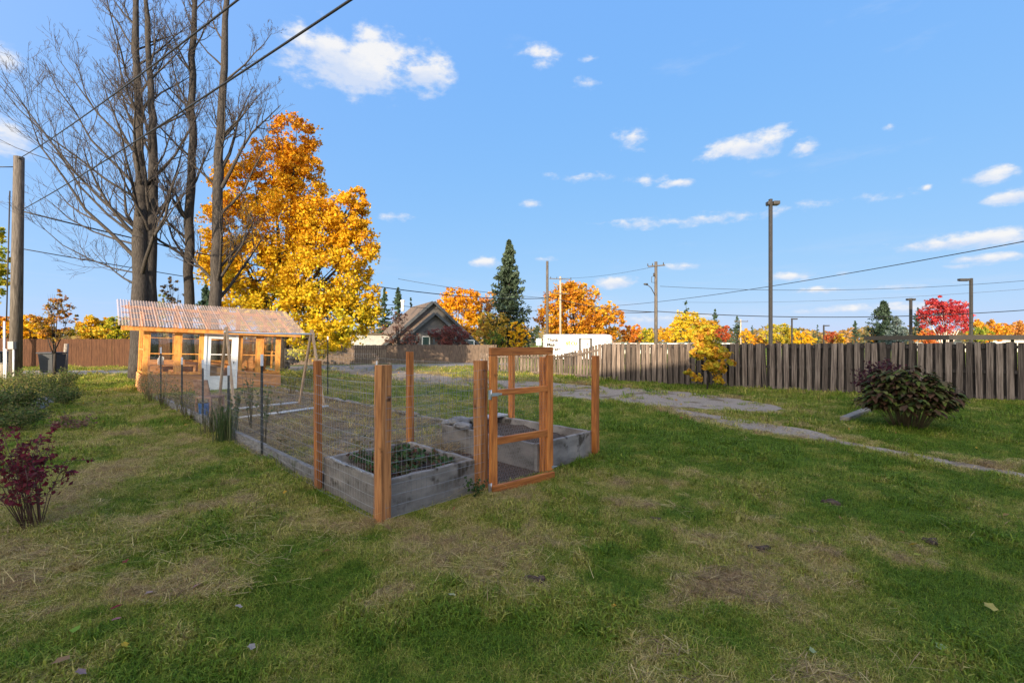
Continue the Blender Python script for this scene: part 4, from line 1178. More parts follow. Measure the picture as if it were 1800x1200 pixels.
board_fence('board_fence', 'tall weathered grey board fence with alternating boards along the right lawn', RP, lambda p, i: 1.50 + .006 * max(0, p.x - 3.5) + .004 * math.sin(i * 2.1), .205, .14, SLATMAT, SLATBACK_SHADE, (.06, .5, .93), 12)
SP = [gnd(1053, 668.5), gnd(1010, 664), gnd(975, 660), gnd(930, 657.5), gnd(885, 655.5), gnd(840, 654)]
SP = [(p.x, p.y) for p in SP]
x_hi, x_lo = SP[0][0], SP[2][0] + .1
board_fence('board_fence', 'low pale board fence with a sloping top seen through the gate', SP, lambda p, i: .97 + .5 * min(1, max(0, (p.x - x_lo) / (x_hi - x_lo))) ** 1.1 + .012 * math.sin(i * 1.7), .195, .14, SLATMAT, None, (.12, .85), 9)

def joined_fence(name, label, a, b, h, mat, w=.14, gap=.006, posts=2.4, cat='fence', top=0.0):
    t = thing(name, label, cat, a); a = Vector(a); b = Vector(b); d = b - a; L = d.length; d.normalize(); rz = math.atan2(d.y, d.x); nr = Vector((d.y, -d.x, 0))
    mb = MB(); n = int(L / (w + gap))
    for i in range(n):
        hh = h + random.gauss(0, .012)
        mb.box(a + d * ((i + .5) * (w + gap)) + nr * random.gauss(0, .004) + Vector((0, 0, hh / 2 + .02)), (w, .02, hh), rz + random.gauss(0, .02))
    tag(mb.build('slats', mat, t), kind='stuff')
    k = int(L / posts)
    for i in range(k + 1): MB().box(a + d * (i * L / k) - nr * .06 + Vector((0, 0, h / 2)), (.09, .09, h + .06), rz).build('post', mat, t)
    for z in (.3, h - .25): MB().beam(a - nr * .035 + Vector((0, 0, z)), b - nr * .035 + Vector((0, 0, z)), .04, .09).build('rail', mat, t)
    return t
joined_fence('brown_fence', 'solid brown board fence behind the alley at the left', (-40, 27.2, 0), (-16.5, 29.5, 0), 1.74, BROWNFENCE)
joined_fence('tan_fence', 'tan board fence in front of the grey gabled house', (-16.3, 30.6, 0), (-1.2, 34.5, 0), 1.33, TANFENCE)
joined_fence('tan_fence', 'dark board fence behind the greenhouse and yellow maple', (-16.4, 30.2, 0), (-20.5, 36, 0), 1.4, TANFENCE)

# ------------------------------------------------------------------ overhead poles, lamps, wires
def pole(name, label, px, Z, top_y, r, mat, group=None, cat='utility pole', taper=.8, lean=0.0):
    b = at(px, 600, Z); b.z = 0; top = at(px, top_y, Z).z
    t = thing(name, label, cat, b, 0, group)
    mb = MB(); mb.tube([b + Vector((0, 0, -.1)), b + Vector((lean * .5, 0, top * .5)), b + Vector((lean, 0, top))], [r, r * (1 + taper) / 2, r * taper], 12)
    mb.build('shaft', mat, t)
    return t, b + Vector((lean, 0, 0)), top
up, pb, ptop = pole('utility_pole', 'thick weathered utility pole at the left edge with white conduits', 27, 18.5, 276, .205, POLEWOOD, taper=.80, lean=.15)
for dx, h_, r_ in ((-.27, 7.6, .035), (-.20, 1.3, .03), (.10, 1.35, .03)):
    MB().tube([pb + Vector((dx - .1, -.2, 0)), pb + Vector((dx - .1, -.2, min(h_, 2.4)))], r_, 8).build('conduit', PVC, up)
MB().tube([pb + Vector((-.31, -.18, 2.4)), pb + Vector((-.24, -.12, 7.6))], .022, 6).build('riser', DARKMETAL, up)
MB().box(pb + Vector((-.05, -.22, 1.45)), (.22, .12, .3)).build('meter_box', plain('grey_box', (.3, .3, .3)), up)
MB().box(pb + Vector((0, 0, ptop - .06)), (.30, .10, .05)).tube([pb + Vector((.1, -.1, ptop - .1)), pb + Vector((.2, -.15, ptop - .08))], .03, 6).build('bracket', DARKMETAL, up)

def wire(label, a, b, sag, r, group='overhead wires'):
    a = Vector(a); b = Vector(b)
    pts = [a.lerp(b, t) + Vector((0, 0, -4 * sag * t * (1 - t))) for t in np.linspace(0, 1, 28)]
    o = MB().tube(pts, r, 5).build('overhead_wire', CABLE)
    return tag(o, label, 'wire', group)
E1 = Vector((9.0 + 5.6, -7.4, 4.7)); E2 = Vector((9.3 + 5.6, -7.4, 4.65))
wire('thick black cable sweeping up from the left pole top over the bare trees', pb + Vector((.2, -.15, ptop - .1)), E1, .55, .015)
wire('thick black cable rising from mid pole past the bare trunks to the top edge', pb + Vector((.22, -.1, 6.85)), E2, .35, .015)
wire('dark cable running from the left pole behind the yellow maple to the far pole', pb + Vector((.2, 0, 6.8)), at(962, 524, 45), 1.1, .032)
wire('thin cable below it running behind the maple towards the gabled house', pb + Vector((.2, 0, 5.3)), at(950, 545, 60), 1.0, .02)
wire('cable leaving the left pole towards the left edge', pb + Vector((-.2, 0, ptop - .4)), pb + Vector((-9, -3, 8.6)), .3, .02)
def crossarm(t, b, z, L, rz=0.0, th=.1):
    MB().box(b + Vector((0, -.16, z)), (L, .09, th), rz).build('crossarm', POLEWOOD, t)
    R = Matrix.Rotation(rz, 3, 'Z')
    for s in (-.46, -.18, .46): MB().tube([b + R @ Vector((s * L, -.16, 0)) + Vector((0, 0, z + th / 2)), b + R @ Vector((s * L, -.16, 0)) + Vector((0, 0, z + th / 2 + .22))], [.05, .03], 6).build('insulator', DARKMETAL, t)
t1, b1, z1 = pole('utility_pole', 'bare wooden pole rising behind the white trailer', 962, 45, 459, .15, POLEWOOD)
t2, b2, z2 = pole('utility_pole', 'pale thin pole with crossarms in front of the orange maple', 985, 62, 486, .16, POLEPALE)
crossarm(t2, b2, z2 - .35, 3.2, .3); crossarm(t2, b2, z2 - 2.3, 2.6, .3)
t3, b3, z3 = pole('utility_pole', 'grey utility pole with one crossarm and a lamp arm right of the maple', 1153, 42, 460, .17, POLEWOOD)
crossarm(t3, b3, z3 - .4, 1.5, -.5)
MB().tube([b3 + Vector((-.1, -.1, z3 - 3.1)), b3 + Vector((-.5, -.2, z3 - 2.4)), b3 + Vector((-.9, -.3, z3 - 2.1))], .035, 6).tube([b3 + Vector((-.85, -.3, z3 - 2.1)), b3 + Vector((-1.2, -.35, z3 - 2.08))], [.10, .07], 8).build('lamp_arm', DARKMETAL, t3)
MB().tube([b3 + Vector((-.2, -.1, z3 - 1.3)), b3 + Vector((-.42, -.1, z3 - 1.4)), b3 + Vector((-.42, -.1, z3 - 1.9)), b3 + Vector((-.15, -.1, z3 - 1.9))], .025, 6).tube([b3 + Vector((-.2, -.1, z3 - 1.35)), b3 + Vector((-.2, -.1, z3 - 1.05))], .08, 8).build('bracket', DARKMETAL, t3)
t4, b4, z4 = pole('utility_pole', 'distant pale pole with crossarm over the right fence', 1302, 105, 561, .17, POLEPALE)
crossarm(t4, b4, z4 - .5, 3.6, .2, .16)
def lamp(label, px, Z, top_y, r, heads, group='car park lamps beyond the fence'):
    b = at(px, 600, Z); b.z = 0; top = at(px, top_y, Z).z
    t = thing('street_lamp', label, 'street lamp', b, 0, group)
    MB().box(b + Vector((0, 0, top / 2)), (r * 2, r * 2, top), .3).build('shaft', LAMPM, t, r * .2)
    for (ax, w, dn) in heads:
        MB().box(b + Vector((ax * .5, 0, top - .12 - dn)), (abs(ax), .07, .07)).build('arm', LAMPM, t)
        MB().box(b + Vector((ax + math.copysign(w / 2, ax), 0, top - .14 - dn)), (w, .34, .2)).box(b + Vector((ax + math.copysign(w / 2, ax), 0, top - .26 - dn)), (w * .84, .28, .035)).build('lamp_head', LAMPM, t, .03)
    return t
LAMPM = plain('lamp_bronze', (.035, .033, .032), .55)
lamp('tall lamp post with two heads standing just behind the right fence', 1354.5, 28, 350, .085, ((.12, .38, .1), (-.1, .12, .12)))
lamp('lamp post with a single left arm beside the red tree', 1707, 44, 489, .11, ((-.22, .95, .0),))
lamp('grey lamp post between the conifers and the red tree', 1601, 54, 524, .12, ((.12, .35, 0), (-.12, .35, 0)))
lamp('small far lamp with a right arm before the olive tree', 1392, 85, 559, .11, ((.25, .75, 0),))
lamp('small far lamp with a right arm before the dark red tree', 1448, 100, 571, .12, ((.3, .9, 0),))
WR = [((700, 490), 45, (962, 524), 45, .2, .02, 'cable sagging across the sky above the gabled house'),
      ((962, 521), 45, (1145, 548), 42, .3, .035, 'cable between the bare pole and the crossarm pole'),
      ((1085, 537), 70, (1860, 413), 24, .5, .028, 'slanting cable climbing across the sky to the right edge'),
      ((1080, 548), 70, (1153, 548), 42, .1, .04, 'dark cable meeting the crossarm pole from the left'),
      ((1153, 547), 42, (1900, 537), 40, .75, .036, 'dark bundled cable over the tops of the right trees'),
      ((1160, 503), 42, (1900, 484), 40, .75, .018, 'thin upper wire leaving the crossarm pole to the right'),
      ((1200, 531), 90, (1900, 500), 60, .8, .02, 'faint thin wire crossing above the conifers'),
      ((985, 489), 62, (1153, 468), 42, .3, .014, 'hair thin wire between the two crossarm poles')]
for (q0, Z0, q1, Z1, sg, r_, lb) in WR: wire(lb, at(q0[0], q0[1], Z0), at(q1[0], q1[1], Z1), sg, r_)

# ------------------------------------------------------------------ house with two gables, trailer, carport
SHING = material('brown_shingle', (.08, .058, .043), (.20, .15, .11), (3, 3, 3), 3, .9, .4, vary=0)
HWALL = material('grey_shingle_wall', (.065, .065, .068), (.13, .128, .13), (.8, .8, 14), 3, .9, .3, vary=0)
HTRIM = plain('slate_trim', (.06, .07, .08), .7)
def build_house():
    Z = 48.0; k = Z / F
    base = at(757, 600, Z); base.z = 0
    t = thing('house', 'grey gabled house with brown shingle roof behind the tan fence', 'house', base)
    def gable(px, apex_y, half_px, eave_y, Zf, depth, nm):
        c = at(px, apex_y, Zf); hw = half_px * Zf / F; ez = at(px, eave_y, Zf).z; az = c.z
        x0, x1 = c.x - hw, c.x + hw
        mb = MB(); n = 12
        mb.add([(x0, Zf, 0), (x1, Zf, 0), (x1, Zf, ez), (c.x, Zf, az), (x0, Zf, ez), (x0, Zf + depth, 0), (x1, Zf + depth, 0), (x1, Zf + depth, ez), (c.x, Zf + depth, az), (x0, Zf + depth, ez)],
               [(0, 1, 2, 3, 4), (9, 8, 7, 6, 5), (0, 4, 9, 5), (1, 6, 7, 2)])
        mb.build('wall', HWALL, t)
        for sx in (-1, 1):
            e = Vector((c.x + sx * hw * 1.10, Zf, ez - (az - ez) * .10)); a = Vector((c.x, Zf, az))
            nrm = Vector((sx * (az - ez), 0, hw)).normalized()
            q = [a + Vector((0, -.5, 0)) + nrm * .03, e + Vector((0, -.5, 0)) + nrm * .03, e + Vector((0, depth + .5, 0)) + nrm * .03, a + Vector((0, depth + .5, 0)) + nrm * .03]
            rb = MB().add(q + [p + nrm * .14 for p in q], [(0, 1, 2, 3), (7, 6, 5, 4), (0, 4, 5, 1), (1, 5, 6, 2), (2, 6, 7, 3), (3, 7, 4, 0)])
            roof = rb.build('roof', SHING, t)
            f0, f1 = a + Vector((0, -.52, -.02)) + nrm * .1, e + Vector((0, -.52, -.02)) + nrm * .1
            MB().beam(f0, f1, .05, .28).build('barge_board', HTRIM, roof)
        return x0, x1, ez
    gable(760, 532, 79, 603, Z, 8, 'main')
    gable(750, 552, 60, 602, Z - 1.6, 1.5, 'front')
    # lower wing at the left with a pale wall
    a = at(668, 590, Z + 1)
    MB().box((at(690, 600, Z + 2).x, Z + 4, 1.15), (5.2, 7, 2.3)).build('wall', plain('pale_wall', (.42, .42, .40), .8), t)
    MB().box((at(690, 600, Z + 2).x, Z + 4, 2.36), (5.7, 7.6, .1)).build('roof', SHING, t)
    for px, w, h_, py in ((735, .75, .98, 600), (818, .8, .7, 604), (764, .55, .9, 602)):
        c = at(px, py, Z - 1.66)
        fr = MB()
        for dx, dz, sx, sz in ((-w / 2, 0, .09, h_), (w / 2, 0, .09, h_), (0, h_ / 2, w, .09), (0, -h_ / 2, w, .09)): fr.box(c + Vector((dx, 0, dz)), (sx, .08, sz))
        wd = fr.build('window', TWHITE if px != 764 else HTRIM, t)
        MB().box(c + Vector((0, .03, 0)), (w - .08, .02, h_ - .08)).build('pane', plain('dark_glass', (.05, .09, .085), .1), wd)
    p = at(764, 590, Z - 1.9)
    MB().box(p + Vector((-.2, -.6, .25)), (2.6, 1.6, .10)).build('porch_roof', HTRIM, t)
    for sx in (-1.3, .9): MB().box((p.x + sx, p.y - 1.2, p.z / 2 + .1), (.14, .14, p.z + .2)).build('porch_post', HTRIM, t)
    c = at(723, 548, Z + 2); MB().tube([c, c + Vector((0, 0, 1.0))], .17, 10).tube([c + Vector((0, 0, 1.0)), c + Vector((0, 0, 1.15))], .24, 10).build('flue', TWHITE, t)
build_house()
[o for o in COL.objects if o.name == 'house'][0].rotation_euler.z = math.radians(26)

def text(body, loc, size, mat, parent, rz=0.0, name='lettering'):
    cu = bpy.data.curves.new(name, 'FONT'); cu.body = body; cu.size = size; cu.extrude = .004; cu.offset = .034 * size
    cu.space_line = .92
    tmp = bpy.data.objects.new(name, cu); COL.objects.link(tmp)
    me = bpy.data.meshes.new_from_object(tmp, depsgraph=bpy.context.evaluated_depsgraph_get())
    bpy.data.objects.remove(tmp); me.materials.clear(); me.materials.append(mat)
    o = bpy.data.objects.new(name, me); COL.objects.link(o)
    o.matrix_basis = wm(parent).inverted() @ (Matrix.Translation(loc) @ Matrix.Rotation(rz, 4, 'Z') @ Matrix.Rotation(PI / 2, 4, 'X'))
    o.parent = parent
    return o
def build_trailer():
    Z = 31.0; a = at(958, 600, Z); L = 121 * Z / F; top = at(958, 587.5, Z).z
    a.z = 0
    t = thing('cargo_trailer', 'white enclosed cargo trailer with dark lettering behind the low fence', 'trailer', a)
    x0, x1 = a.x, a.x + L; y0, y1 = Z, Z + 2.1
    # rounded roof edge section swept along the length, nose pulled in at the right end
    prof = [(y0, .42), (y0, top - .16), (y0 + .05, top - .05), (y0 + .16, top), (y1 - .16, top), (y1 - .05, top - .05), (y1, top - .16), (y1, .42)]
    secs = [(x0, 1.0), (x1 - .55, 1.0), (x1 - .2, .86), (x1, .55)]
    vs = []; fs = []
    for x, k in secs:
        for (y, z) in prof: vs.append((x, (y0 + y1) / 2 + (y - (y0 + y1) / 2) * k, z - (0 if k == 1 else (1 - k) * .22 * (z > 1))))
    n = len(prof)
    for i in range(len(secs) - 1):
        for j in range(n): fs.append((i * n + j, (i + 1) * n + j, (i + 1) * n + (j + 1) % n, i * n + (j + 1) % n))
    fs += [tuple(range(n)), tuple(reversed(range(3 * n, 4 * n)))]
    MB().add(vs, fs).build('body', plain('trailer_white', (.74, .74, .73), .4), t, .01)
    MB().box(((x0 + x1 - .5) / 2, y0 - .012, top - .22), (L - .55, .02, .035)).build('trim', plain('alu_trim', (.6, .6, .6), .4, .5), t)
    BLK = plain('black_trim', (.02, .02, .022), .5); DK = plain('dark_lettering', (.012, .012, .014), .7)
    dx0, dx1 = at(1017.5, 600, Z).x, at(1040.5, 600, Z).x
    fr = MB()
    for xa, xb, za, zb in ((dx0, dx0 + .13, .5, top - .28), (dx1 - .13, dx1, .5, top - .28), (dx0, dx1, top - .32, top - .27)): fr.box(((xa + xb) / 2, y0 - .015, (za + zb) / 2), (xb - xa, .028, zb - za))
    dr = fr.build('door', BLK, t)
    MB().box(((dx0 + dx1) / 2 - .1, y0 - .02, 1.42), (.03, .03, .16)).box(((dx0 + dx1) / 2 + .12, y0 - .02, 1.42), (.05, .03, .2)).build('handle', DK, dr)
    for z, w_ in ((600, 'Think'), (608, 'Make'), (616, 'Create')):
        text(w_, at(961, z + .5, Z - .012), .34, DK, t)
    GOLD = plain('gold_lettering', (.45, .26, .01), .6); OLIV = plain('olive_lettering', (.16, .19, .02), .6); GRY = plain('grey_print', (.45, .48, .46), .6)
    text('st', at(994.5, 606, Z - .012), .44, GOLD, t); text('c', at(1003.5, 606, Z - .012), .44, OLIV, t); text('u', at(1008.5, 606, Z - .012), .44, GOLD, t)
    c = at(1011.3, 598, Z - .012); MB().box(c, (.22, .008, .035)).build('emblem', GOLD, t)
    for px in (1058, 1067, 1074):
        c = at(px, 600, Z - .012); mb = MB()
        for q in range(5): mb.box(c + Vector((random.uniform(-.07, .07), 0, random.uniform(-.09, .09))), (.05, .008, random.uniform(.04, .1)))
        mb.build('printed_icon', GRY, t)
    for px, g in ((1003, .5), (1012, .5)):
        c = at(px, 600, Z); c.z = .34
        c.y = y0 + .05
        wh = MB().tube([c + Vector((0, -.1, 0)), c + Vector((0, .1, 0))], .33, 18).build('wheel', BLK, t)
    c = at(1007.5, 600, Z)
    MB().tube([Vector((c.x + math.cos(a_) * .78, y0 - .03, .42 + math.sin(a_) * .40)) for a_ in np.linspace(0, PI, 10)], .06, 6).build('fender', BLK, t)
    MB().beam((x0 + .2, y0 + .4, .38), (x1 + 1.2, y0 + 1.05, .38), .08, .1).beam((x0 + .2, y1 - .4, .38), (x1 + 1.2, y0 + 1.05, .38), .08, .1).build('drawbar', BLK, t)
build_trailer()
def build_sign():
    Z = 33; c = at(947, 601, Z)
    t = thing('street_sign', 'small pale green sign beside the trailer end', 'sign', (c.x, c.y, 0))
    MB().box(c, (.38, .02, .5)).build('panel', plain('pale_green', (.35, .55, .48), .5), t)
    MB().tube([(c.x, c.y + .04, 0), (c.x, c.y + .04, c.z + .2)], .03, 6).build('shaft', WIRE, t)
build_sign()
def build_carport():
    Z = 21.0; a = at(1668, 592, Z); 
    t = thing('carport', 'flat roofed carport with dark edge behind the right fence', 'carport', (a.x + 5, Z + 2.5, 0))
    MB().box((a.x + 6, Z + 2.5, a.z - .02), (12, 5, .10)).build('roof', plain('white_roof', (.7, .7, .68), .5), t)
    MB().box((a.x + 6, Z - .03, a.z - .02), (12.1, .05, .22)).box((a.x - .03, Z + 2.5, a.z - .02), (.05, 5.0, .22)).build('fascia', DARKMETAL, t)
    for x in (.4, 4.2, 8, 11.6):
        for y in (.3, 4.7): MB().box((a.x + x, Z + y, a.z / 2 - .04), (.1, .1, a.z - .1)).build('post', DARKMETAL, t)
build_carport()
# low pale buildings just showing over the fence
for (px0, px1, y, Z, lb) in ((1080, 1290, 603, 60, 'long low white roofed building just above the fence near the crossarm pole'), (1690, 1900, 596, 70, 'low pale building under the trees beyond the carport')):
    a, b = at(px0, y, Z), at(px1, y, Z)
    t = thing('low_building', lb, 'building', ((a.x + b.x) / 2, Z + 4, 0))
    MB().box(((a.x + b.x) / 2, Z + 4, a.z / 2 - .1), (b.x - a.x, 8, a.z - .2)).build('wall', plain('cream_wall', (.6, .57, .5), .8), t)
    MB().box(((a.x + b.x) / 2, Z + 4, a.z - .06), (b.x - a.x + .5, 8.6, .1)).build('roof', plain('white_roof2', (.75, .74, .72), .6), t)
    for q in range(6):
        MB().box((a.x + (b.x - a.x) * (q + .5) / 6, Z - .02, 1.0), (1.1, .05, 1.0)).build('window', plain('dark_glass', (.05, .09, .085), .1), t)

# ------------------------------------------------------------------ trees
YEL = ((.36, .42, .03), (.62, .46, .02), (.72, .42, .015), (.70, .33, .012), (.58, .21, .012))
ORA = ((.60, .38, .03), (.64, .32, .02), (.58, .24, .015), (.44, .15, .015))
GYE = ((.20, .26, .03), (.42, .40, .03), (.62, .46, .03))
RED = ((.42, .025, .035), (.52, .06, .06), (.36, .02, .04), (.55, .13, .10))
RUS = ((.30, .05, .02), (.42, .09, .03), (.5, .14, .04))
Zm = 24.5
b = at(497, 600, Zm); b.z = 0
maple = leafy_tree('yellow_maple', 'tall golden yellow maple behind the right end of the greenhouse', b,
    [lobe(505, 400, 70, 90, Zm), lobe(518, 245, 42, 46, Zm), lobe(480, 290, 55, 55, Zm, .3), lobe(530, 320, 50, 60, Zm), lobe(420, 330, 48, 50, Zm, .6), lobe(400, 400, 48, 60, Zm, .6), lobe(385, 470, 42, 55, Zm, .4), lobe(440, 470, 60, 60, Zm, -.5),
     lobe(560, 400, 60, 60, Zm, -.4), lobe(612, 385, 45, 50, Zm), lobe(625, 355, 26, 28, Zm), lobe(625, 440, 42, 60, Zm), lobe(560, 490, 75, 60, Zm, -1.0), lobe(500, 540, 80, 55, Zm, -.6), lobe(600, 560, 62, 50, Zm, -.7), lobe(640, 530, 32, 60, Zm), lobe(560, 600, 60, 32, Zm, -.9), lobe(430, 540, 50, 45, Zm, .8)],
    76000, .155, YEL, clump=48, trunk_r=.3, mode='height', hollow=.55)
def simple(label, px, Z, y0, y1, hw, palette, n=6000, size=None, group='autumn trees beyond the fences', name='autumn_tree', mode='mix', lobes_n=6, trunk=.15, seed=0, hollow=.5, bark=None):
    r = random.Random(seed * 31 + int(px)); cy = (y0 + y1) / 2; hh = (y1 - y0) / 2
    L = [lobe(px, cy + hh * .05, hw * .62, hh * .72, Z)]
    for i in range(lobes_n):
        a = 2 * PI * i / lobes_n + r.uniform(-.3, .3)
        L.append(lobe(px + math.cos(a) * hw * .58, cy - math.sin(a) * hh * .56, hw * r.uniform(.34, .48), hh * r.uniform(.34, .48), Z, r.uniform(-.4, .4) * hw * Z / F))
    b = at(px, 600, Z); b.z = 0
    return leafy_tree(name, label, b, L, n, size or (hw * Z / F * .085 + .09), palette, group, trunk_r=trunk, mode=mode, hollow=hollow, bark=bark)
simple('broad orange and yellow maple behind the poles and trailer', 1008, 66, 488, 618, 70, ORA, 16000, .34, lobes_n=9, trunk=.3)
simple('lower right part tree of orange leaves beside the broad maple', 1066, 72, 520, 618, 34, ORA, 5000, .34)
simple('golden tree with orange top right of the gabled house', 806, 62, 496, 622, 50, YEL[1:], 9000, .3, mode='height', lobes_n=8)
simple('small orange topped tree touching the tall spruce', 852, 66, 498, 600, 26, ((.6, .36, .08), (.6, .28, .06), (.55, .22, .08)), 3500, .28)
simple('thin leaved yellow birch before the spruce', 872, 56, 536, 622, 44, ((.58, .38, .06), (.6, .42, .05), (.5, .30, .08), (.4, .4, .06)), 5200, .22, hollow=.3)
simple('bright yellow shrub like tree at the foot of the spruce', 912, 50, 560, 625, 22, YEL[1:4], 2600, .2)
simple('green bush under the yellow birch', 868, 50, 577, 620, 22, ((.1, .17, .03), (.2, .26, .04)), 1500, .2)
simple('small rust orange tree just left of the crossarm pole', 1112, 80, 568, 612, 26, ((.6, .22, .02), (.5, .13, .02), (.66, .36, .03)), 3200, .3)
simple('small yellow green tree by the crossarm pole', 1138, 76, 574, 612, 18, GYE, 2000, .28)
simple('yellow tree right of the crossarm pole', 1180, 72, 568, 612, 28, ((.66, .42, .02), (.66, .3, .02), (.6, .44, .03)), 3200, .28)
simple('tall golden weeping tree right of the crossarm pole', 1210, 64, 540, 612, 36, ((.5, .42, .03), (.62, .45, .025), (.66, .4, .02)), 6500, .24, mode='mix', hollow=.35)
simple('dark red tree above the fence behind the yellow sapling', 1268, 78, 568, 606, 20, RUS, 2600, .26)
simple('small yellow tree above the fence by the distant pole', 1312, 90, 576, 606, 14, YEL[1:4], 1500, .28)
simple('olive and yellow round tree behind the tall lamp post', 1372, 90, 564, 610, 34, ((.28, .28, .04), (.5, .42, .04), (.62, .42, .03)), 4200, .3)
simple('low golden tree right of the tall lamp post', 1410, 86, 580, 612, 26, YEL[1:4], 2400, .3)
simple('low orange tree left of the distant dark red tree', 1335, 95, 588, 612, 18, ORA, 1500, .3)
simple('distant dark red round tree above the fence', 1460, 100, 580, 606, 15, RUS, 1700, .3)
simple('small yellow tree beside the dark red one', 1478, 96, 585, 606, 12, YEL[1:4], 1200, .3)
simple('orange hedge tree under the conifers', 1545, 88, 584, 610, 14, ORA, 1000, .3)
simple('low orange tree at the foot of the red tree', 1640, 62, 576, 612, 30, ((.62, .16, .05), (.66, .3, .05), (.5, .1, .04)), 2800, .26)
simple('orange yellow tree right of the red tree', 1735, 68, 560, 606, 44, ((.6, .4, .03), (.62, .32, .03), (.66, .26, .03)), 5000, .28, lobes_n=7)
simple('green and yellow low tree below the right lamp', 1722, 60, 572, 606, 26, ((.16, .24, .03), (.34, .34, .04)), 2200, .24)
simple('rust orange tree at the right edge', 1795, 72, 560, 606, 34, ((.5, .2, .05), (.55, .28, .05), (.42, .14, .05)), 3200, .28)
# vivid red tree with pale fanned stems
Zr = 50
b = at(1663, 600, Zr); b.z = 0
leafy_tree('red_tree', 'vivid red tree with pale fanned stems beyond the carport', b, [lobe(1660, 558, 34, 34, Zr), lobe(1640, 545, 24, 20, Zr), lobe(1652, 535, 18, 16, Zr), lobe(1690, 548, 18, 24, Zr), lobe(1628, 562, 14, 18, Zr), lobe(1698, 570, 10, 20, Zr), lobe(1668, 545, 22, 22, Zr)], 6500, .20, RED, trunk_r=.1, hollow=.45, bark=BARKLIGHT)
st = MB()
for k in range(9):
    e = at(1630 + k * 8.5, 550 + abs(k - 4) * 2, Zr); st.tube([b + Vector((random.gauss(0, .15), 0, 0)), b.lerp(e, .5) + Vector((0, 0, .2)), e], [.07, .05, .015], 5)
st.build('stems', plain('pale_stem', (.6, .52, .48), .8), [o for o in COL.objects if o.name == 'red_tree'][0])
# left background trees
simple('yellow hedge like trees behind the brown fence at the left', 60, 40, 548, 610, 46, YEL[1:4], 5500, .2, lobes_n=7)
simple('golden tree behind the brown fence near the greenhouse', 165, 42, 552, 610, 44, ((.62, .42, .02), (.66, .36, .02), (.4, .4, .03)), 5000, .2)
simple('yellow green tree behind the fence left of the greenhouse', 215, 38, 545, 612, 30, GYE, 3600, .18)
simple('orange yellow tree behind the brown fence at the left edge', 0, 36, 550, 610, 34, YEL[1:], 3600, .18)
simple('pale green tree tips between the bare trunks', 283, 44, 512, 590, 22, ((.2, .24, .05), (.34, .34, .08)), 1400, .2)
simple('reddish bare branched tree left of the gabled house', 700, 42, 535, 625, 34, ((.22, .10, .075), (.30, .14, .09), (.2, .12, .09)), 2600, .10, hollow=.1)
simple('wine red bare shrub in front of the gabled house', 790, 40, 566, 618, 42, ((.17, .055, .055), (.24, .08, .07), (.14, .05, .05)), 5200, .11, hollow=.1)
simple('dull plum shrub beside the house porch', 722, 41, 580, 618, 22, ((.2, .07, .06), (.28, .12, .09)), 1300, .10, hollow=.1)
simple('dark hedge shrub seen between the greenhouse and trellis', 505, 27.5, 606, 645, 34, ((.05, .045, .045), (.10, .08, .075), (.06, .07, .05)), 3000, .10, hollow=.2)
# sparse small tree by the bin and yellow green one at the frame edge
simple('thin small tree with sparse orange leaves beside the dark bin', 95, 21.5, 505, 612, 46, ((.14, .12, .03), (.42, .18, .03), (.26, .2, .04)), 1700, .10, hollow=.15, trunk=.07)
simple('yellow green tree cut by the left edge behind the pole', -40, 26, 360, 560, 58, GYE, 6500, .18, lobes_n=8)
simple('sparse dark leaved sapling between the bare trunks', 300, 24, 478, 560, 24, ((.10, .08, .04), (.2, .13, .06)), 600, .10, hollow=.1, trunk=.05)
# conifers
BLU = ((.05, .085, .085), (.09, .13, .13), (.13, .17, .165))
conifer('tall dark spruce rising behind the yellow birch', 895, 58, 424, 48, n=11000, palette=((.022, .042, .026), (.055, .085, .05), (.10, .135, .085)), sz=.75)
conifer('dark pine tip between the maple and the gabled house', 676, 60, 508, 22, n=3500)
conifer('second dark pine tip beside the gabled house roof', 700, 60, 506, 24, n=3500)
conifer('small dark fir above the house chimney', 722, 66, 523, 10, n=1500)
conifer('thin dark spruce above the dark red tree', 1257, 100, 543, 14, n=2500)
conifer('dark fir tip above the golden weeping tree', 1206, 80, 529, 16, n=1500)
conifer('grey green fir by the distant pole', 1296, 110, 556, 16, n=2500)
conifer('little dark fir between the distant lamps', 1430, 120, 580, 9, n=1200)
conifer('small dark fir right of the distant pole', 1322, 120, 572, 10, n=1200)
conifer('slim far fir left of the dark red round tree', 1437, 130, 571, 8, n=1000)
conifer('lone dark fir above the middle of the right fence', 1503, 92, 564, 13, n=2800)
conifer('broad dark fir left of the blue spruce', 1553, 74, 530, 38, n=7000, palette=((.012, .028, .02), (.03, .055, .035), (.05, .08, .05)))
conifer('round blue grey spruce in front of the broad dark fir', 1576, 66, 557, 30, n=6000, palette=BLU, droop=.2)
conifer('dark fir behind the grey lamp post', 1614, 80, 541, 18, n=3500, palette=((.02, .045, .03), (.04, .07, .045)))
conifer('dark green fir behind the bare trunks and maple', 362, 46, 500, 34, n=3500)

# far wooded rise behind everything
def treeline():
    n = 26000
    px = RNG.uniform(-500, 2300, n); Z = RNG.uniform(150, 230, n)
    hh = 3.5 + 5 * fbm(px * .02, Z * .01, 21, 4)
    P = np.stack([(px - CX) / F * Z, Z, RNG.uniform(0, 1, n) * hh], -1)
    c = pal(((.03, .05, .03), (.07, .09, .045), (.3, .2, .06), (.36, .17, .05), (.06, .08, .04)), n, fbm(px * .05, Z * .02, 8))
    v, f, c = leaf_quads(P, 1.5, c)
    o = link('far_woods', mesh_arrays('far_woods', v, f, c), LEAF); tag(o, kind='stuff')
treeline()

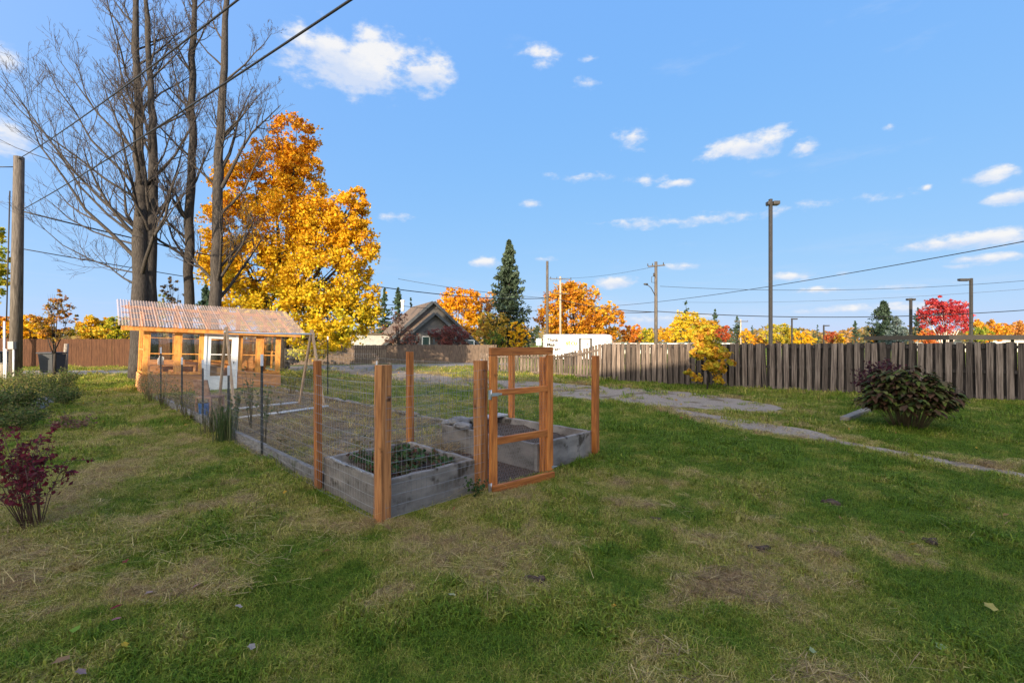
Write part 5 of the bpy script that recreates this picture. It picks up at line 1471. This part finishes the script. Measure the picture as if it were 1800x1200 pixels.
# ------------------------------------------------------------------ bare trees
def bare_tree(label, base, trunks, seed, n_limb, lbias, z_low=3.2, reach=5.5):
    """trunks: list of [(px, py, Z, radius), ...]; limbs grow from them"""
    r = random.Random(seed)
    t = thing('bare_tree', label, 'tree', base, 0, 'bare trees behind the greenhouse')
    tw = MB(); lm = MB()
    def grow(p, d, L, rad, lev):
        n = 5 if lev < 2 else 4
        pts = [p.copy()]; dd = d.copy(); q = p.copy()
        for i in range(n):
            dd = (dd + Vector((r.gauss(0, .13), r.gauss(0, .13), r.gauss(.13, .09)))).normalized()
            q = q + dd * (L / n); pts.append(q.copy())
        rads = [max(.0045, rad * (1 - .85 * i / n)) for i in range(n + 1)]
        (lm if lev == 0 else tw).tube(pts, rads, 6 if lev == 0 else (4 if lev == 1 else 3), cap=False)
        if lev >= 3: return
        k = (9, 6, 3)[lev]
        for i in range(k):
            s = r.uniform(.22, 1.0); j = min(n - 1, int(s * n)); b = pts[j].lerp(pts[j + 1], s * n - j)
            ax = (pts[j + 1] - pts[j]).normalized()
            sd = Vector((r.gauss(0, 1), r.gauss(0, 1), r.gauss(.25, .8))); sd = (sd - ax * sd.dot(ax)).normalized()
            nd = (ax * r.uniform(.55, .95) + sd * r.uniform(.45, .8)).normalized()
            grow(b, nd, L * r.uniform(.28, .5) * (1.15 - .5 * s), max(.006, rads[j] * r.uniform(.4, .6)), lev + 1)
    for trk in trunks:
        P = [at(a, b_, Z) for a, b_, Z, q in trk]; P[0].z = max(-.05, P[0].z)
        R = [q for *_, q in trk]
        # smooth resample with a little wander
        pts = []; rad = []
        for i in range(len(P) - 1):
            for s in np.linspace(0, 1, 6)[:-1]:
                pts.append(P[i].lerp(P[i + 1], s) + Vector((r.gauss(0, .03), r.gauss(0, .03), 0))); rad.append((R[i] * (1 - s) + R[i + 1] * s) * (1 + r.gauss(0, .035)))
        pts.append(P[-1]); rad.append(R[-1])
        MB().tube(pts, rad, 12).build('trunk', BARK, t)
        zt = P[-1].z
        for i in range(n_limb):
            s = r.uniform(0, 1) ** .9
            z = z_low + (zt - z_low) * s
            j = min(range(len(pts) - 1), key=lambda q: abs(pts[q].z - z)); b = pts[j]
            az = r.uniform(0, 2 * PI)
            d = Vector((math.cos(az) + lbias, math.sin(az) * .8, 0)).normalized()
            pit = r.uniform(.5, 1.05) + .25 * s
            d = Vector((d.x * math.cos(pit), d.y * math.cos(pit), math.sin(pit)))
            grow(b, d, reach * (1.05 - .55 * s) * r.uniform(.6, 1.1), min(rad[j] * .34, .085 * (1.1 - .7 * s)), 0)
    return t, lm, tw, grow
def finish(t, lm, tw):
    lm.build('limbs', BARK, t); tag(tw.build('twigs', TWIG, t), kind='stuff')
b = gnd(253, 668)
t, lm, tw, grow = bare_tree('large bare tree with a double trunk left of the greenhouse roof', b,
    [[(248, 668, 19.1, .40), (246, 520, 19.1, .30), (247, 360, 19.2, .225), (243, 220, 19.3, .165), (240, 90, 19.4, .12), (236, -120, 19.4, .06)],
     [(262, 668, 19.4, .34), (261, 500, 19.4, .26), (266, 360, 19.4, .20), (270, 230, 19.4, .155), (262, 120, 19.5, .11), (252, -100, 19.5, .05)]], 5, 21, -.28)
for (px, py, tx, ty, L, rd) in ((240, 455, -1, .55, 7.2, .14), (238, 400, -1, .75, 7.0, .12), (240, 500, -1, .22, 5.2, .07), (242, 330, -.9, .9, 6.2, .10), (242, 270, -.8, 1.0, 5.5, .09), (239, 415, -1, .58, 7.6, .09), (242, 350, -1, .62, 7.0, .09), (241, 480, -1, .05, 4.6, .06), (244, 200, -.7, 1.0, 5, .08), (240, 430, -1, .35, 5.5, .08), (268, 420, .6, 1.0, 3.6, .06), (270, 300, .6, 1, 3.6, .06)):
    grow(at(px, py, 19.2), Vector((tx, random.uniform(-.25, .25), ty)).normalized(), L * 1.08, rd * .62, 0)
finish(t, lm, tw)
b = at(331, 600, 20.5); b.z = 0
t, lm, tw, grow = bare_tree('slim bare tree between the double trunk and the peeling tree', b,
    [[(331, 664, 20.5, .22), (331, 500, 20.5, .19), (333, 390, 20.5, .18), (337, 250, 20.5, .15), (338, 100, 20.5, .13), (345, -100, 20.5, .06)]], 8, 20, -.1, reach=3.8)
grow(at(329, 420, 20.5), Vector((-1, -.2, .75)).normalized(), 3.4, .07, 0); grow(at(332, 385, 20.5), Vector((-.8, .2, 1.0)).normalized(), 3.2, .06, 0)
finish(t, lm, tw)
b = at(377, 600, 19.8); b.z = 0
t, lm, tw, grow = bare_tree('bare tree with peeling pale bark just in front of the golden maple', b,
    [[(375, 664, 19.8, .25), (377, 500, 19.8, .22), (381, 380, 19.8, .20), (386, 250, 19.8, .17), (392, 120, 19.8, .14), (403, -100, 19.8, .06)]], 12, 22, .2, reach=4.2)
grow(at(390, 330, 19.8), Vector((.9, -.2, .9)).normalized(), 4.6, .09, 0); grow(at(388, 300, 19.8), Vector((.6, .1, 1)).normalized(), 4.2, .08, 0)
finish(t, lm, tw)

# ------------------------------------------------------------------ left side: bins, shrubs, red bush
BIN = plain('dark_bin', (.03, .036, .045), .5)
def bin_(label, px, Z, w, h):
    b = at(px, 600, Z); b.z = 0
    t = thing('wheelie_bin', label, 'bin', b)
    k = .82
    mb = MB(); vs = []
    for z, s in ((.08, k), (h - .08, 1.0)): vs += [b + Vector((sx * w / 2 * s, sy * w / 2 * s, z)) for sx, sy in ((-1, -1), (1, -1), (1, 1), (-1, 1))]
    mb.add(vs, [(3, 2, 1, 0), (4, 5, 6, 7), (0, 1, 5, 4), (1, 2, 6, 5), (2, 3, 7, 6), (3, 0, 4, 7)]); mb.build('body', BIN, t, .03)
    MB().box(b + Vector((0, -.02, h - .035)), (w * 1.08, w * 1.12, .07)).build('lid', BIN, t, .025)
    for s in (-1, 1): MB().tube([b + Vector((s * w * .34 - .03, .25, .11)), b + Vector((s * w * .34 + .03, .25, .11))], .11, 12).build('wheel', DARKMETAL, t)
bin_('dark wheeled bin standing between the utility pole and the greenhouse', 92, 22.5, .72, 1.08)
bin_('dark wheeled bin cut by the left edge beside the pole', 2, 21, .8, 1.15)
br = thing('beige_barrel', 'beige barrel standing at the left edge before the bin', 'barrel', at(3, 600, 19.5) * 1)
br.location.z = 0; c = Vector(br.location)
MB().tube([c, c + Vector((0, 0, .1)), c + Vector((0, 0, .35)), c + Vector((0, 0, .6)), c + Vector((0, 0, .66))], [.22, .25, .27, .25, .22], 16).build('body', plain('beige_plastic', (.42, .36, .27), .6), br)
MB().tube([c + Vector((0, 0, .665)), c + Vector((0, 0, .70))], .235, 16).build('lid', plain('beige_lid', (.3, .27, .22), .6), br)
o = MB().tube([at(114, 655, 23.5), at(115, 630, 23.5), at(117, 604, 23.5)], [.11, .10, .09], 9).build('pale_stump', BARKLIGHT)
o.location.z = 0; tag(o, 'pale grey dead stump standing right of the dark bin', 'stump')
HEDGE = ((.045, .085, .02), (.09, .14, .03), (.16, .18, .05), (.22, .18, .075))
for i, (px, py, h_, r_) in enumerate(((20, 700, .8, .8), (60, 690, .75, .7), (100, 700, .65, .5), (10, 730, .7, .6), (60, 725, .6, .55), (112, 715, .5, .38), (-30, 745, .75, .6), (30, 760, .5, .45), (120, 682, .7, .4))):
    leaf_plant('wild_shrub', ('tangled green shrub behind the left shrubs by the beige barrel', 'green shrub in front of the utility pole foot', 'green shrub below the dark bin on the lawn edge', 'low shrub at the left frame edge above the red bush', 'shrub beside the grey border stones', 'small shrub right of the grey border stones', 'shrub cut by the left frame edge', 'low shrub just above the crimson bush', 'thin shrub nearest the pale stump')[i], gnd(px, py), 1500, h_ * 1.1, r_, .042, HEDGE, 'shrub', 'wild shrubs in the left border', 26)
leaf_plant('dry_shrub', 'low dry reddish clump on the lawn edge below the wild shrubs', gnd(128, 757), 260, .3, .35, .05, ((.2, .1, .07), (.3, .18, .11)), 'shrub', None, 12)
for i, (px, py) in enumerate(((62, 722), (70, 716), (78, 711))):
    p = gnd(px, py); o = MB().box(p + Vector((0, 0, .09)), (.30, .22, .2), .4 + i * .5).build('border_stone', GREYTOP, None, .04)
    tag(o, 'grey stone block edging the wild border at the left', 'stone', 'stones edging the left border')
REDL = ((.11, .012, .022), (.20, .022, .036), (.27, .036, .05), (.10, .02, .03), (.18, .06, .05))
rb = gnd(58, 925)
t = thing('red_bush', 'thin stemmed bush with crimson leaves at the left edge', 'shrub', rb)
mb = MB(); P = []
r = random.Random(4)
for i in range(26):
    a = r.uniform(0, 2 * PI); q = r.uniform(.06, .42); h_ = r.uniform(.42, .95) * (1 - .35 * q)
    e = rb + Vector((math.cos(a) * q - .10, math.sin(a) * q, h_)); m = rb.lerp(e, .45) + Vector((r.gauss(0, .03), r.gauss(0, .03), .06))
    mb.tube([rb + Vector((math.cos(a) * .05, math.sin(a) * .05, -.02)), m, e], [.0045, .003, .0015], 5)
    for k in range(6):
        s = r.uniform(.0, 1); b_ = m.lerp(e, s); d = Vector((r.gauss(0, 1), r.gauss(0, 1), r.gauss(.5, .6))).normalized() * r.uniform(.08, .2)
        mb.tube([b_, b_ + d * .5 + Vector((0, 0, .01)), b_ + d], [.003, .0024, .0014], 3)
        for j in range(int(r.uniform(5, 11))): 
            w = r.uniform(.2, 1.1); P.append(tuple(b_ + d * w + Vector((r.gauss(0, .018), r.gauss(0, .018), r.gauss(0, .018)))))
P = np.array(P); P = P[P[:, 2] > .2]
v, f, c = leaf_quads(P, .042, pal(REDL, len(P)), aspect=.6)
link('leaves', mesh_arrays('leaves', local(v, t), f, c), LEAF, t); mb.build('stems', material('red_stem', (.06, .035, .03), (.16, .08, .06), nscale=6, bump=0), t)

# ------------------------------------------------------------------ right side: peony bush, maroon shrub, timber, sapling
def long_leaves(base_pts, dirs, L, w, colors):
    vs = []; fs = []
    n = len(base_pts)
    for i in range(n):
        p = base_pts[i]; d = dirs[i]; s = d.cross(Vector((0, 0, 1))); s = s.normalized() if s.length > .05 else Vector((1, 0, 0))
        l = L * random.uniform(.6, 1.25); ww = w * random.uniform(.7, 1.2); k = len(vs)
        q1 = p + d * l * .4 + Vector((0, 0, .02 * l)); q2 = p + d * l * .8 + Vector((0, 0, -.14 * l)); q3 = p + d * l + Vector((0, 0, -.34 * l))
        vs += [p, q1 - s * ww * .5, q1 + Vector((0, 0, -.10 * ww)), q1 + s * ww * .5, q2 - s * ww * .36, q2 + Vector((0, 0, -.10 * ww)), q2 + s * ww * .36, q3]
        fs += [(k, k + 1, k + 2, k + 2), (k, k + 2, k + 3, k + 3), (k + 1, k + 4, k + 5, k + 2), (k + 2, k + 5, k + 6, k + 3), (k + 4, k + 7, k + 5, k + 5), (k + 5, k + 7, k + 6, k + 6)]
    tri = []
    ci = []
    for j, q in enumerate(fs):
        c = colors[j // 6]
        if q[2] == q[3]: tri.append(q[:3]); ci.append(c)
        else: tri.append((q[0], q[1], q[2])); tri.append((q[0], q[2], q[3])); ci += [c, c]
    return [tuple(v) for v in vs], tri, np.array(ci)
pbse = gnd(1597, 752)
peony = thing('peony_bush', 'dark leaved peony bush with a stemmy base on the right lawn', 'shrub', pbse)
mb = MB(); bp = []; dr = []
for i in range(95):
    a = random.uniform(0, 2 * PI); q = math.sqrt(random.uniform(.02, 1)); rr = q * .77
    h_ = 1.16 * max(.08, 1 - (q * .92) ** 2.3) ** .5 * random.uniform(.84, 1.05); h_ = max(h_, .42)
    e = pbse + Vector((math.cos(a) * rr, math.sin(a) * rr * .85, h_)); s0 = pbse + Vector((math.cos(a) * rr * .30, math.sin(a) * rr * .28, -.02))
    m = s0.lerp(e, .5) + Vector((0, 0, .12))
    mb.tube([s0, m, e], [.008, .006, .003], 4)
    for k in range(27):
        s = random.uniform(.0, 1.0); p = m.lerp(e, s)
        az = a + random.gauss(0, 1.1); bp.append(p); dr.append(Vector((math.cos(az), math.sin(az), random.uniform(-.35, .4))).normalized())
PEO = ((.03, .05, .012), (.06, .08, .016), (.08, .055, .022), (.10, .045, .024), (.04, .024, .012), (.12, .08, .04), (.12, .15, .02), (.04, .07, .014))
vs, tr_, cs = long_leaves(bp, dr, .18, .085, pal(PEO, len(bp)))
link('leaves', mesh_arrays('leaves', local(vs, peony), tr_, cs), leaf_material('peony_leaf', .15, .85), peony); mb.build('stems', material('peony_stem', (.10, .07, .045), (.26, .18, .11), nscale=6, bump=0), peony)
leaf_plant('maroon_shrub', 'maroon leaved shrub behind the left side of the peony bush', gnd(1550, 722), 2600, 1.30, .55, .065, ((.045, .012, .02), (.09, .02, .03), (.05, .03, .03)), 'shrub', None, 40)
TIM = material('grey_timber', (.14, .115, .085), (.38, .325, .25), (2, 2, 6), 4, .9, .4, spots=((.1, .1, .09), 5, .62))
a, b = gnd(1484, 742), gnd(1548, 714.5)
o = MB().beam(a + Vector((0, 0, .05)), b + Vector((0, 0, .05)), .15, .11).build('timber_beam', TIM, None, .012); tag(o, 'long grey timber lying on the grass left of the peony bush', 'timber')
Zs = 15.2
b = at(1243, 600, Zs); b.z = 0
leafy_tree('yellow_sapling', 'small yellow leaved sapling standing against the right fence', b, [lobe(1243, 598, 26, 24, Zs), lobe(1262, 622, 26, 14, Zs), lobe(1232, 618, 22, 14, Zs), lobe(1212, 655, 16, 7, Zs, -.2), lobe(1255, 645, 26, 14, Zs, -.2), lobe(1240, 575, 26, 18, Zs), lobe(1282, 640, 14, 8, Zs), lobe(1262, 668, 12, 8, Zs, -.2), lobe(1226, 664, 10, 8, Zs, -.3)],
    4300, .12, ((.34, .34, .03), (.56, .42, .03), (.62, .36, .03), (.5, .24, .04)), clump=14, trunk_r=.035, hollow=.2, mode='mix')

# ------------------------------------------------------------------ small things on the lawn
def curl_leaf(label, px, py, size, col, rz):
    n = 10; vs = [(0, 0, .012)]; 
    for i in range(n):
        a = 2 * PI * i / n; q = size * (1 + .12 * math.cos(5 * a)) * (.92 if i % 2 else 1); vs.append((math.cos(a) * q, math.sin(a) * q * .75, .012 + size * .3 * abs(math.sin(a)) * random.uniform(.4, 1)))
    fs = [(0, i + 1, (i + 1) % n + 1) for i in range(n)]
    me = mesh_arrays('fallen_leaf', vs, fs, np.array([np.array(col) * random.uniform(.9, 1.1) for _ in fs]))
    o = link('fallen_leaf', me, LEAF); o.location = gnd(px, py) + Vector((0, 0, .03)); o.rotation_euler = (random.gauss(0, .25), random.gauss(0, .25), rz)
    tag(o, label, 'leaf', 'fallen leaves on the lawn')
for (lb, px, py, s, c) in (('yellow olive fallen leaf on the right foreground lawn', 1741, 1078, .034, (.5, .42, .12)), ('pale green fallen leaf at the lower right', 1653, 1150, .030, (.34, .42, .18)), ('yellow green fallen leaf below the dark dirt clod', 1614, 985, .030, (.42, .42, .06)),
        ('pale green fallen leaf at the bottom centre right', 1426, 1156, .022, (.36, .42, .2)), ('orange yellow fallen leaf right of the green patch', 1079, 1077, .022, (.7, .36, .04)), ('whitish fallen leaf near the lawn centre', 794, 1057, .024, (.5, .52, .3)),
        ('crimson fallen leaf in the left foreground', 205, 1079, .030, (.22, .01, .03)), ('pink grey fallen leaf near the crimson one', 262, 1053, .022, (.42, .30, .27)), ('dusky pink fallen leaf on the left lawn', 204, 1101, .024, (.4, .16, .18)), ('pale pinkish fallen leaf left of centre', 418, 1078, .024, (.48, .38, .33)),
        ('pink brown fallen leaf amid the straw', 347, 1040, .028, (.42, .24, .2)), ('dull mauve fallen leaf by the bottom edge', 140, 1196, .024, (.34, .22, .22)), ('bright green leaf on the left foreground lawn', 135, 1118, .032, (.2, .34, .03)), ('dark red fallen leaf among the left straw', 222, 996, .028, (.22, .04, .03)),
        ('greyish fallen leaf on the lower left lawn', 442, 1150, .024, (.40, .34, .30)), ('brown fallen leaf by the lower left corner', 108, 1175, .035, (.34, .2, .1)), ('yellow fallen leaf on the lower left lawn', 217, 1147, .022, (.6, .4, .04)), ('brown curled leaf on the left path', 162, 790, .04, (.3, .12, .06))):
    curl_leaf(lb, px, py, s, c, random.uniform(0, 6))
def leaf_litter():
    n = 900
    x, z = frustum_points(3.0, 26, 3.2); n = len(x)
    k = fbm(x * .5, z * .5, 71, 3) + np.where((x < -1.5) & (z > 9), .22, 0) + RNG.normal(0, .08, n) > .60
    P = np.stack([x[k], z[k], RNG.uniform(.035, .06, k.sum())], -1)
    v, f, c = leaf_quads(P, .05 + P[:, 1] * .0022, pal(((.62, .42, .04), (.5, .26, .05), (.34, .2, .08), (.45, .4, .12), (.28, .1, .05)), len(P)), up=2.2)
    tag(link('leaf_litter', mesh_arrays('leaf_litter', v, f, c), LEAF), kind='stuff')
leaf_litter()
def clod(label, px, py, s):
    bm = bmesh.new()
    for k in range(5):
        m = Matrix.Translation((random.gauss(0, s * .55), random.gauss(0, s * .35), s * .2)) @ Matrix.Diagonal((1, .8, .55, 1))
        bmesh.ops.create_icosphere(bm, subdivisions=2, radius=s * random.uniform(.35, .6), matrix=m)
    for v in bm.verts: v.co += Vector((random.gauss(0, 1), random.gauss(0, 1), random.gauss(0, 1))) * s * .06
    me = bpy.data.meshes.new('dirt_clod'); bm.to_mesh(me); bm.free()
    o = link('dirt_clod', me, SOIL); o.location = gnd(px, py); tag(o, label, 'dirt clod')
clod('dark dirt clod on the right foreground grass', 1630, 954, .07); clod('flattened brown dirt clod amid the right lawn', 1462, 886, .09); clod('small dark dirt clod right of the near bed', 1152, 914, .07); clod('low grassy dirt lump right of centre', 1330, 965, .06); clod('tiny dark clod on the lawn centre', 935, 1022, .06)

# ------------------------------------------------------------------ the home behind the camera, whose shade covers the lawn
def home():
    t = thing('home', 'long house with a hipped shingle roof behind the viewer', 'house', (-3, -7, 0))
    x0, x1, y0, y1, e, r_ = -24.3, 11.0, -16.0, -8.0, 3.4, 7.35
    mb = MB(); mb.box(((x0 + x1) / 2, (y0 + y1) / 2, e / 2), (x1 - x0, y1 - y0, e)); mb.build('wall', plain('home_wall', (.5, .47, .42), .8), t)
    o = .6; yr = (y0 + y1) / 2; h = 4.5
    vs = [(x0 - o, y0 - o, e), (x1 + o, y0 - o, e), (x1 + o, y1 + o, e), (x0 - o, y1 + o, e), (x0 + h, yr, r_), (x1 - h + 4, yr, r_)]
    MB().add(vs, [(0, 1, 5, 4), (2, 3, 4, 5), (1, 2, 5), (3, 0, 4), (3, 2, 1, 0)]).build('roof', SHING, t)
    ux0, ux1, ur = -2.3, 11.4, 8.6  # unseen upper storey, added to throw shade on the right fence
    MB().add([(ux0, y0 + 1, e), (ux1, y0 + 1, e), (ux1, y1 - 1.2, e), (ux0, y1 - 1.2, e), (ux0, y0 + 1, 7.0), (ux1, y0 + 1, 7.0), (ux1, y1 - 1.2, 7.0), (ux0, y1 - 1.2, 7.0), (ux0, yr, ur), (ux1, yr, ur)],
             [(0, 3, 7, 8, 4), (1, 5, 9, 6, 2), (0, 4, 5, 1), (2, 6, 7, 3)]).build('shading_upper_wall', plain('home_wall', (.5, .47, .42), .8), t)
    MB().add([(ux0 - .4, y0 + .5, 6.8), (ux1 + .4, y0 + .5, 6.8), (ux1 + .4, yr, ur + .1), (ux0 - .4, yr, ur + .1), (ux0 - .4, y1 - .7, 6.8), (ux1 + .4, y1 - .7, 6.8)], [(0, 1, 2, 3), (3, 2, 5, 4)]).build('shading_upper_roof', SHING, t)
    for x in (-20, -14, -9, -4, 4, 9):
        w = MB().box((x, y1 + .03, 1.7), (1.5, .08, 1.3)).build('window', TWHITE, t); MB().box((x, y1 + .08, 1.7), (1.3, .03, 1.1)).build('pane', plain('dark_glass', (.05, .09, .085), .1), w)
    w = MB().box((.5, y1 + .03, 1.05), (1.0, .08, 2.1)).build('door', TWHITE, t)
    MB().tube([(14.7, -7.6, 0), (14.7, -7.6, 4.9)], .05, 8).build('service_mast', WIRE, t)
home()
